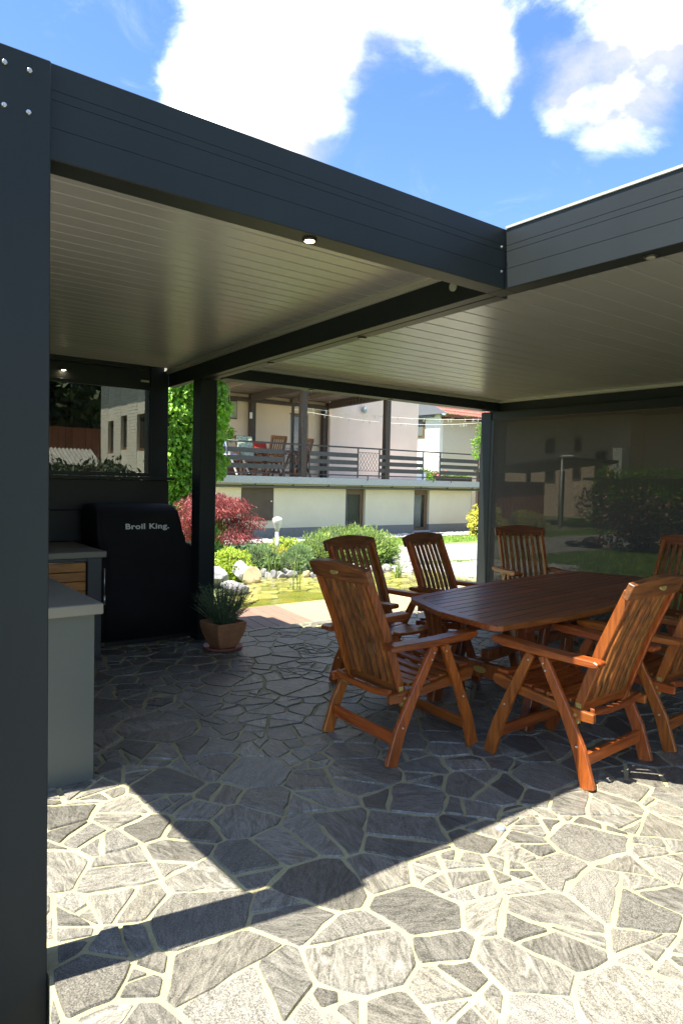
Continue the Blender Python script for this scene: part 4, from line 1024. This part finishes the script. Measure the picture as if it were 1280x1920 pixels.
# railing
rl = root('balcony_railing', (10, 13.03, 1.58), 'dark balcony railing with three wide planks and diamond lattice panels', 'railing')
offr = Vector((10, 13.03, 1.58))
def rr_(b, name, m=RAILM, par=None):
    o = b.build(name, m, par or rl)
    if par is None: o.location = -offr
    return o
rr_(MB().tube([(5.1, 13.03, 2.43), (14.82, 13.03, 2.45)], .022, 8), 'handrail'); rr_(MB().tube([(5.1, 13.03, 1.655), (14.82, 13.03, 1.68)], .016, 8), 'bottom_rail')
def rx(px): return at(px, 860, 1, 13.03).x
posts = [rx(v) for v in (426, 533, 580, 671, 711, 793, 825, 896, 910)]
for xx in posts: rr_(MB().box(xx-.014, xx+.014, 13.016, 13.044, 1.60, 2.43), 'baluster')
for i, (a, c) in enumerate(((5.12, posts[0]-.02), (posts[0], posts[1]), (posts[2], posts[3]), (posts[4], posts[5]), (posts[6], posts[7]))):
    for z in (1.77, 1.96, 2.16): rr_(MB().box(a+.02, c-.02, 13.02, 13.04, z, z+.12, .003), 'plank')
for (a, c) in ((posts[1], posts[2]), (posts[3], posts[4]), (posts[5], posts[6]), (posts[7], posts[8])):
    b = MB(); nx = max(2, round((c-a-.1)/.2)); z0, z1 = 1.80, 2.32; wd = (c-a-.1)/nx; hh = (z1-z0)/3
    for i in range(nx):
        for j in range(3):
            X, Z = a+.05+i*wd, z0+j*hh
            b.tube([(X, 13.03, Z), (X+wd*.5, 13.03, Z+hh)], .006, 4); b.tube([(X+wd*.5, 13.03, Z+hh), (X+wd, 13.03, Z)], .006, 4)
            b.tube([(X, 13.035, Z+hh), (X+wd*.5, 13.035, Z)], .006, 4); b.tube([(X+wd*.5, 13.035, Z), (X+wd, 13.035, Z+hh)], .006, 4)
    for z in (z0, z1): b.tube([(a, 13.03, z), (c, 13.03, z)], .006, 4)
    rr_(b, 'lattice')
for px in (690, 813, 846): 
    xx = rx(px); b = MB(); b.tube([(xx, 13.03, 1.66), (xx-.03, 12.98, 1.60), (xx-.05, 12.98, 1.53)], .014, 6); rr_(b, 'bracket')
# downpipe
p = at(908, 950, 1, 13.0); b = MB(); b.tube([(p.x, 12.92, -.06), (p.x, 12.92, 4.2)], .045, 10); tag(b.build('downpipe', REDP), 'dark red downpipe at the end of the terrace house', 'pipe')
# sconce panel + thermometer
p = at(436, 768, 1, YB-.02); t = root('wall_picture', (p.x, YB-.03, p.z), 'framed greenish panel hanging on the balcony wall', 'picture'); MB().box(-.14, .14, -.02, .028, -.27, .27, .004).build('frame', BROWN, t); MB().box(-.12, .12, -.026, -.021, -.24, .24).build('panel', PICT, t)
p = at(470, 779, 1, 15.84); tag(MB().box(p.x-.04, p.x+.04, 15.80, 15.835, p.z-.09, p.z+.09, .004).build('thermometer', WHITE), 'small white thermometer on the left back post of the balcony', 'thermometer')
p = at(681, 769, 1, 15.7); t = root('wall_lamp', (p.x, 15.74, p.z), 'small glass lamp on the pinkish wall above the clothes line', 'lamp'); b = MB(); b.ellipsoid((0, -.1, 0), (.09, .09, .12), 2); b.build('globe', mat('smoky_glass', (.30, .36, .33), .2), t); MB().box(-.05, .05, -.03, .01, -.05, .05, .003).build('bracket', STEEL, t)

# balcony furniture: small versions of high back chairs
ZS = 1.58
def bal_chair(px, y, rz, label, m=None, cush=None, h=1.08):
    p = at(px, 860, 1, y); t = root('balcony_chair', (p.x, y, ZS), label, 'chair', rz=R_(rz), group='chairs on the balcony')
    m = m or WZ
    for s in (-1, 1):
        for pts in ([(.0, 0), (.30, .62)], [(.60, 0), (.30, .62)]): MB().prism(ribbon(pts, .055), *sorted((s*.27, s*.30)), 'x').build('leg', m, t)
        MB().box(*sorted((s*.25, s*.31)), -.02, .55, .625, .655).build('armrest', m, t)
        MB().prism(ribbon([(.10, .38), (-.12, h-.03)], .05), *sorted((s*.22, s*.25)), 'x').build('back_stile', m, t)
    for k in range(6): xc = -.18+k*.072; MB().prism(ribbon([(.09, .42), (-.11, h-.06)], .016), xc-.019, xc+.019, 'x').build('back_slat', m, t)
    MB().prism(ribbon([(-.09, h-.08), (-.12, h+.01)], .03), -.255, .255, 'x').build('crest_rail', m, t)
    MB().box(-.25, .25, .08, .58, .38, .41).build('seat', m, t)
    MB().box(-.27, .27, .56, .59, .10, .16).build('stretcher', m, t)
    if cush:
        MB().prism(ribbon([(.13, .44), (-.08, h)], .06), -.23, .23, 'x', .02).build('cushion', cush, t); MB().box(-.23, .23, .10, .56, .412, .47, .02).build('cushion', cush, t)
    return t
BW = wood('balcony_chair_wood', (.30, .115, .04), (.12, .045, .018), (14, 14, 1.6), rough=.5)
bal_chair(518, 13.75, 3, 'wooden slat back chair on the balcony seen squarely from behind', BW)
bal_chair(570, 13.95, 14, 'wooden chair on the balcony behind the front post, turned slightly', BW)
bal_chair(459, 14.5, 175, 'wooden balcony chair with green patterned cushion', BW, CUSH)
bal_chair(488, 15.2, 185, 'wooden balcony chair facing the garden with a red cloth over its back', BW, REDC, h=1.0)
p = at(500, 870, 1, 14.6); t = root('balcony_table', (p.x+.35, 14.45, ZS), 'balcony table under a mauve cloth among the chairs', 'table')
MB().box(-.75, .75, -.38, .38, .70, .73, .005).build('tabletop', BW, t); 
for sx in (-1, 1):
    for sy in (-1, 1): MB().box(sx*.65-.03, sx*.65+.03, sy*.3-.03, sy*.3+.03, 0, .699).build('leg', BW, t)
tag(MB().box(t.location.x-.77, t.location.x+.77, 14.05, 14.85, ZS+.732, ZS+.745, .004).build('tablecloth', MAUVE), 'mauve cloth lying on the balcony table', 'tablecloth')
# swing seat with white frame at the left
p = at(418, 860, 1, 14.0); t = root('garden_swing', (p.x, 14.0, ZS), 'white framed swing seat with blue patterned cushion at the left end of the balcony', 'swing')
b = MB(); q = at(417, 770, 1, 13.6); e = at(448, 889, 1, 13.4)
b.tube([(q.x-p.x, 0, q.z-ZS), (e.x-p.x, -.5, 0.02)], .026, 8); b.tube([(q.x-p.x, 0, q.z-ZS), (q.x-p.x-.2, .6, .02)], .026, 8); b.tube([(q.x-p.x-1.2, 0, q.z-ZS), (q.x-p.x+.02, 0, q.z-ZS)], .026, 8); b.tube([(q.x-p.x-1.2, 0, q.z-ZS), (q.x-p.x-1.25, -.5, 0.02)], .026, 8); b.tube([(-1.1, -.3, .42), (.42, -.3, .42), (.5, -.5, .05)], .022, 8)
b.build('frame', WHITE, t)
MB().box(-1.05, .30, -.30, .25, .45, .55, .03).build('cushion', CUSHB, t); MB().prism(ribbon([(.22, .5), (.34, .98)], .10), -1.05, .25, 'x', .02).build('cushion', CUSHB, t)
MB().box(-1.05, .5, .0, .4, .0, .40, .01).build('storage_box', mat('dark_red_wood', (.12, .035, .02), .6, .2, 5), t)
# hanging plant
p = at(430, 812, 1, 14.8); t = root('hanging_plant', (p.x, 14.8, p.z), 'small leafy plant hanging above the swing on the balcony', 'plant'); leafcloud('foliage', [(0, 0, 0, .17, .17, .17), (.03, 0, -.14, .1, .1, .14)], 260, .08, LEAFG, t, rb, asp=.6, shell=.2); b = MB(); b.tube([(0, 0, .1), (0, 0, 4.0-p.z)], .004, 4); b.build('cord', LINE, t)
# clothes drying pole and lines with pegs
p = at(547, 880, 1, 13.4); t = root('clothes_line', (p.x, 13.4, ZS), 'clothes drying pole with white lines and pegs strung along the balcony', 'clothes line')
zt_ = at(547, 760, 1, 13.4).z-ZS; MB().box(-.03, .03, -.03, .03, 0, zt_, .003).build('pole', BROWN, t); MB().bar((-.16, 0, zt_+.0), (.30, .0, zt_+.02), .03, .03).build('crossbar', BROWN, t)
MB().bar((-.10, 0, zt_-.22), (.16, .0, zt_-.22), .02, .02).build('crossbar', BROWN, t)
ends = [at(910, v, 1, 13.4) for v in (788, 792)]
for k, (zz, (sx, sz)) in enumerate(((zt_-.02, (910, 786)), (zt_-.08, (910, 792)))):
    q = at(sx, sz, 1, 13.4); q = Vector((q.x-p.x, .15*k, q.z-ZS)); a = Vector((.1, .15*k, zz)); pts = []
    for i in range(17): u = i/16; v = a.lerp(q, u); v.z -= .32*4*u*(1-u)*(.4+.25*k); pts.append(v)
    MB().tube(pts, .006, 4).build('line', LINE, t)
    for i in range(20):
        u = rb.uniform(.05, .98); j = int(u*16); v = pts[j].lerp(pts[min(j+1, 16)], u*16-j); an = rb.uniform(-.3, .3)
        MB().bar(v+Vector((0, 0, .02)), v+Vector((an*.1, 0, -.08)), .013, .013).build('peg', PEG, t)
# ornament behind: stairs planter seen through railing
p = at(770, 880, 1, 18.0); t = root('flower_box', (p.x, 18, 1.3), 'long brown planter with red and pink flowers seen through the railing', 'planter'); MB().box(-.6, 3.4, -.15, .15, .25, .5, .01).build('box', BROWN, t)
leafcloud('foliage', [(x*.5, 0, .55, .35, .16, .16) for x in range(-1, 7)], 1500, .08, LEAFG, t, rb, asp=.6, shell=.2); leafcloud('flowers', [(x*.5+.2, -.1, .6, .3, .12, .13) for x in range(-1, 4)], 160, .07, FLW, t, rb, shell=.3)
low(783, 960, 17.0, .35, .9, LEAFG, 'green shrub seen through the balcony railing', 15, name='shrub', ground=1.2, n=1600, size=.09, asp=.6)

# ================================================================== NEIGHBOUR HOUSES
def tiled_roof(par, off, p0, p1, up, rows, cols, m=TILE):
    """roof plane from eave p0-p1 going up by vector up; rows of barrel tiles"""
    p0, p1, up = Vector(p0), Vector(p1), Vector(up); e = (p1-p0); n = e.cross(up).normalized(); 
    if n.z < 0: n = -n
    for r in range(rows):
        b = MB(); a = p0+up*(r/rows); 
        for c in range(cols):
            s = a+e*(c/cols); w_ = e/cols; pts = []
            for k in range(5): t_ = k/4; pts.append((s+w_*t_+n*(.05*math.sin(math.pi*t_)+.02)))
            q = [v+up*(1/rows)*1.08-n*.03 for v in pts]
            A = [b.bm.verts.new(v) for v in pts]; B = [b.bm.verts.new(v) for v in q]; C = [b.bm.verts.new(v-n*.04) for v in pts]
            for k in range(4): b.bm.faces.new((A[k], A[k+1], B[k+1], B[k])); b.bm.faces.new((C[k], C[k+1], A[k+1], A[k]))
        o = b.build('tile_row', m, par); o.location = -Vector(off)
nh = root('neighbour_house', (24, 24, 0), 'white neighbour house with red tiled roof beyond the balcony', 'house'); off = Vector((24, 24, 0))
def nb(b, name, m, par=None):
    o = b.build(name, m, par or nh)
    if par is None: o.location = -off
    return o
yb = at(760, 800, 0, 23.7).y
nb(MB().box(23.7, 23.95, 24.0, 34, -.06, 5.15), 'wall', PLASTERW); nb(MB().box(23.951, 34, 24.0, 24.25, -.06, 5.15), 'wall', mat('grey_white_plaster', (.62, .56, .46), .9, .03))
wa, wb = at(797, 786, 0, 23.69), at(777, 822, 0, 23.69)
f = nb(MB().box(23.66, 23.699, wa.y, wb.y, wb.z, wa.z, .01), 'window', FRAMEW); MB().box(23.645, 23.655, wa.y+.12, wb.y-.12, wb.z+.12, wa.z-.1).build('pane', glassmat('window_glass_grey', (.16, .18, .17), .02), f)
tiled_roof(nh, off, (23.45, 23.3, 5.10), (34, 23.3, 5.10), (0, 4, 1.9), 9, 44)
nb(MB().box(23.45, 34, 23.28, 23.34, 4.98, 5.10), 'fascia', TILEB)
for k in range(11): nb(MB().box(23.8+k*.95, 23.92+k*.95, 23.36, 23.99, 4.93, 5.05), 'rafter_end', BROWN)
nb(MB().prism([(23.2, 5.155), (30, 8.4), (34, 6.5), (34, 5.155)], 23.40, 23.45, 'x'), 'verge_board', HROOF)
nb(MB().prism([(24.0, 5.155), (29, 7.4), (34, 5.155)], 23.72, 23.9, 'x'), 'gable', PLASTERW)
nb(MB().box(23.46, 23.69, 24.4, 34, 5.02, 5.12), 'soffit', HROOF)

# white brick house seen through the tinted kitchen window
bh = root('brick_house', (6.1, 21, 0), 'white brick house with tall windows seen through the tinted window', 'house'); off = Vector((6.1, 21, 0))
def b_(b, name, m, par=None):
    o = b.build(name, m, par or bh)
    if par is None: o.location = -off
    return o
wins = []
for (pa_, pb_, zt1, zb1) in ((257, 276, 774, 846), (227, 239, 778, 835), (203, 214, 788, 850)):
    A = at(pb_, zt1, 0, 6.0); B = at(pa_, zb1, 0, 6.0); wins.append((A.y, B.y, min(B.z, A.z-1.2), A.z))
ys = [17.5]+[v for w_ in wins for v in w_[:2]]+[at(190, 800, 0, 6.0).y]
vz = 6.2
for i in range(0, len(ys), 2):   # brick piers between windows: courses of real bricks joined by pier
    y0, y1 = ys[i], ys[i+1]
    b = MB()
    nrow = 56
    for r in range(nrow):
        z = r*.11; c = y0; st = .12 if r % 2 else .24
        while c < y1:
            e = min(c+st, y1); b.box(5.99, 6.02, c+.004, e-.004, z+.004, min(z+.106, vz)); c = e; st = .24
    o = b_(b, 'brick_pier', WBRICK); b_(MB().box(6.021, 6.2, y0, y1, -.06, vz), 'wall', WBRICK)
for (y0, y1, z0, z1) in wins:
    b_(MB().box(6.0, 6.2, y0, y1, -.06, z0), 'wall', WBRICK); b_(MB().box(6.0, 6.2, y0, y1, z1, vz), 'wall', WBRICK)
    f = MB(); f.box(6.08, 6.12, y0, y0+.09, z0, z1); f.box(6.08, 6.12, y1-.09, y1, z0, z1); f.box(6.08, 6.12, y0+.09, y1-.09, z0, z0+.1); f.box(6.08, 6.12, y0+.09, y1-.09, z1-.1, z1)
    f = b_(f, 'window', FRAMEW); MB().box(6.10, 6.105, y0+.09, y1-.09, z0+.1, z1-.1).build('pane', PANE, f); b_(MB().box(6.15, 6.19, y0, y1, z0, z1), 'blind', mat('grey_blind', (.20, .19, .17), .8))
b_(MB().box(5.08, 6.3, 17.2, ys[-1]+.3, vz+.0, vz+.12), 'soffit', HROOF)
b = MB(); b.prism([(5.08, vz+.121), (9.5, vz+2.6), (9.5, vz+.121)], 17.2, ys[-1]+.3, 'y'); b_(b, 'roof', mat('slate_roof', (.12, .13, .15), .8, .2, 4))
# shed roofs and red-brown fence to its left
p = at(130, 850, 1, 17); t = root('shed', (p.x, 17, 0), 'low shed with pale corrugated roof seen through the tinted window', 'shed')
b = MB(); n = 60
for i in range(38): 
    x = -3.2+i*.1; b.prism([(x, 1.72), (x+.05, 1.77), (x+.1, 1.72), (x+.1, 1.70), (x, 1.70)], -1, 0, 'y')
for v in b.bm.verts: v.co.z += (v.co.y+1)*.45
b.build('roof', mat('corrugated_sheet', (.30, .30, .28), .7, .2, 8), t); MB().box(-3.1, .5, -.8, 0, -.06, 1.66).build('wall', BROWNL, t)
t = root('board_fence', (4, 24.3, 0), 'red brown board fence seen through the tinted window', 'fence')
for k in range(34): MB().box(-6+k*.24, -6+k*.24+.225, 0, .03, -.06, 3.25, .0).build('board', mat('red_brown_board', (.22, .07, .035), .8, .2, 5, (1, 1, .3), objrand=.15), t)
for i, (x, y, h, r) in enumerate(((-3, 36, 13, 4.5), (2.5, 34, 14, 5), (6, 38, 13, 5), (.5, 30, 9, 3.6), (9, 46, 14, 6))):
    t = root('tree', (x, y, -.06), ['leftmost dark tree behind the red brown fence', 'dark tree whose crown touches the brick house', 'dark tree mostly hidden behind the white brick house', 'nearest and lowest of the dark trees behind the fence', 'tallest dark tree, hidden behind the brick house roof'][i], 'tree', group='dark trees behind the fence'); rt = random.Random(200+i)
    lb = [(rt.uniform(-r, r)*.6, rt.uniform(-r, r)*.6, h*rt.uniform(.18, .85), r*.45, r*.45, r*.4) for _ in range(14)]
    leafcloud('crown', lb, 7000, .6, LEAFD, t, rt, asp=.7, shell=.4); b = MB(); b.tube([(0, 0, 0), (.1, 0, h*.4), (0, .1, h*.75)], [.35, .25, .08], 8)
    for q in lb[:6]: b.tube([(0, 0, h*.4), (q[0]*.6, q[1]*.6, q[2])], [.14, .04], 6)
    b.build('trunk', BARK, t)
# shrub just outside the tinted window
p = at(185, 880, 1, 7.0)
bush('garden_shrub', 185, 880, 7.0, [(-.5, 0, 1.45, .5, .3, .22), (.0, 0, 1.5, .38, .3, .24), (.30, 0, 1.52, .34, .2, .16), (-.9, 0, 1.4, .4, .3, .2), (-.2, 0, 1.1, .7, .4, .4), (.2, 0, 1.65, .16, .15, .14), (-.7, 0, 1.6, .3, .2, .2)], 6500, .085, LEAFD, 'leafy shrub just outside the tinted kitchen window', seed=31, core=False, asp=.35, shell=.3, droop=.7, trunk=True)

# ================================================================== BEYOND THE MESH SCREEN
fh = root('far_house', (28, 18, 0), 'two storey house with brown red roof seen through the dark mesh screen', 'house'); off = Vector((28, 18, 0))
def fb(b, name, m, par=None):
    o = b.build(name, m, par or fh)
    if par is None: o.location = -off
    return o
XF = 28
def fy(px): return at(px, 900, 0, XF).y
fb(MB().box(XF, XF+8, fy(1178), fy(946), -.06, 5.1), 'wall', PLASTERP); fb(MB().box(XF+1.2, XF+9, 10, fy(1178)-.01, -.06, 5.0), 'wall', PLASTERP)
for (a, c, t_, d) in ((1076, 1090, 820, 848), (1073, 1088, 875, 900), (1115, 1136, 845, 895), (1022, 1040, 822, 850), (1022, 1040, 872, 905)):
    A, B = at(a, t_, 0, XF), at(c, d, 0, XF); f = fb(MB().box(XF-.03, XF-.002, B.y, A.y, B.z, A.z, .01), 'window', FRAMEW); MB().box(XF-.04, XF-.032, B.y+.1, A.y-.1, B.z+.1, A.z-.1).build('pane', PANE, f)
A, B = at(1168, 842, 0, XF), at(1183, 898, 0, XF); fb(MB().box(XF-.9, XF-.3, B.y, A.y, B.z, A.z), 'bay', WHITE)
A, B = at(1112, 896, 0, XF), at(1180, 902, 0, XF); fb(MB().box(XF-.9, XF-.001, B.y, A.y, B.z, A.z), 'balcony', BROWN)
b = MB(); b.prism([(XF-1.0, 5.0), (XF-1.0, 5.12), (XF+4, 7.9), (XF+9, 5.12), (XF+9, 5.0)], 9.5, fy(935), 'y'); fb(b, 'roof', TILEB)
cp = root('carport', (22, 14.6, 0), 'low dark carport roof with posts behind the street lamp', 'carport')
MB().prism([(-1.0, 2.5), (-1.0, 2.62), (3.6, 2.15), (3.6, 2.05)][::-1], -2.0, 1.6, 'x').build('roof', BROWN, cp)
for (x, y) in ((-1.9, -.8), (-1.9, 3.4), (1.5, -.8), (1.5, 3.4)): MB().box(x-.07, x+.07, y-.07, y+.07, -.06, 2.1).build('post', BROWN, cp)
t = root('plank_fence', (20.5, 16.5, 0), 'reddish plank fence beside the carport behind the street lamp', 'fence')
for k in range(15): MB().box(0, .03, -1.6+k*.21, -1.6+k*.21+.195, -.06, 1.65).build('plank', MATS['red_brown_board'], t)
p = at(1049, 970, 0, 19.0); t = root('street_lamp', (p.x, p.y, -.06), 'slim pale street lamp seen through the mesh screen', 'street lamp'); zz = at(1050, 856, 0, 19.0).z+.06
b = MB(); b.tube([(0, 0, 0), (0, 0, zz)], [.05, .035], 8); b.build('pole', WHITE, t); b = MB(); b.ellipsoid((0, -.2, zz), (.09, .32, .06), 2); b.build('head', WHITE, t)
t = root('hedge', (21, 10.5, -.06), 'tall clipped green hedge behind the flowering bush', 'hedge'); leafcloud('foliage', [(k*.0, -4+k*.55, 1.1, .5, .5, 1.1) for k in range(12)], 9000, .14, LEAFG, t, rb, asp=.6, shell=.6)
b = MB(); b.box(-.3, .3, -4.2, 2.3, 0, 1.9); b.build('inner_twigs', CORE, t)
lb = [(rb.uniform(-.8, .8), rb.uniform(-1.6, 1.3), rb.uniform(.3, 1.1), .5, .5, .45) for _ in range(14)]
p = at(1215, 1035, 2, -.06); t = root('flowering_bush', (p.x, p.y, -.06), 'wide bush with small pink flowers seen through the mesh screen', 'bush'); leafcloud('foliage', lb, 6000, .09, LEAFD, t, rb, asp=.6, shell=.4); leafcloud('flowers', lb, 900, .075, mat('pink_flower', (.55, .25, .22), .6, .2, island=.2), t, rb, shell=.95); b = MB(); [b.tube([(0, 0, 0), (q[0], q[1], q[2])], [.03, .01], 5) for q in lb[:6]]; b.build('branch', BARK, t)
low(985, 1000, 12.4, .9, .75, LEAFYY, 'rounded yellow green bush seen through the screen left of the street lamp', 33, n=4000, size=.09, asp=.4)
low(1090, 985, 13.5, 1.1, .35, LEAFG, 'low green mound beyond the driveway seen through the screen', 34, n=2500, size=.09, asp=.5)
p = at(1098, 1026, 2, -.05); t = root('garden_bag', (p.x, p.y, -.05), 'dark bundle lying on the driveway seen through the screen', 'bag'); b = MB(); b.ellipsoid((0, -.2, .13), (.26, .30, .15), 3, .08, rb); b.build('bundle', BLK, t); b = MB(); b.ellipsoid((-.1, .28, .08), (.18, .28, .07), 2, .06, rb); b.build('flap', BLK, t)
for i, (x, y, h, r) in enumerate(((46, 30, 13, 5), (40, 14, 11, 4.5), (50, 20, 14, 5), (52, 8, 12, 5), (44, 0, 11, 5), (38, 34, 10, 4))):
    t = root('tree', (x, y, -.06), ['green tree behind the middle of the far house', 'green tree right of the far house roof', 'tallest green tree above the far house ridge', 'green tree at the far right beyond the hedge', 'rightmost green tree, beyond the pergola corner', 'green tree left of the far house'][i], 'tree', group='trees behind the far house'); rt = random.Random(300+i)
    lb = [(rt.uniform(-r, r)*.6, rt.uniform(-r, r)*.6, h*rt.uniform(.18, .85), r*.45, r*.45, r*.4) for _ in range(14)]
    leafcloud('crown', lb, 3000, .6, LEAFG, t, rt, asp=.7, shell=.4); b = MB(); b.tube([(0, 0, 0), (.1, 0, h*.4), (0, .1, h*.75)], [.35, .25, .08], 8); b.build('trunk', BARK, t)

# pale cap lying in the paving joint at the shadow edge
p = at(937, 1553, 2, .005); b = MB(); b.lathe([(.024, 0), (.025, .004), (.018, .008), (.004, .009)], (0, 0, 0), 20); o = b.build('cap', mat('pale_blue_plastic', (.20, .22, .26), .5)); o.location = (p.x, p.y, .003)
tag(o, 'small round pale blue cap lying on the paving at the shadow edge', 'cap')
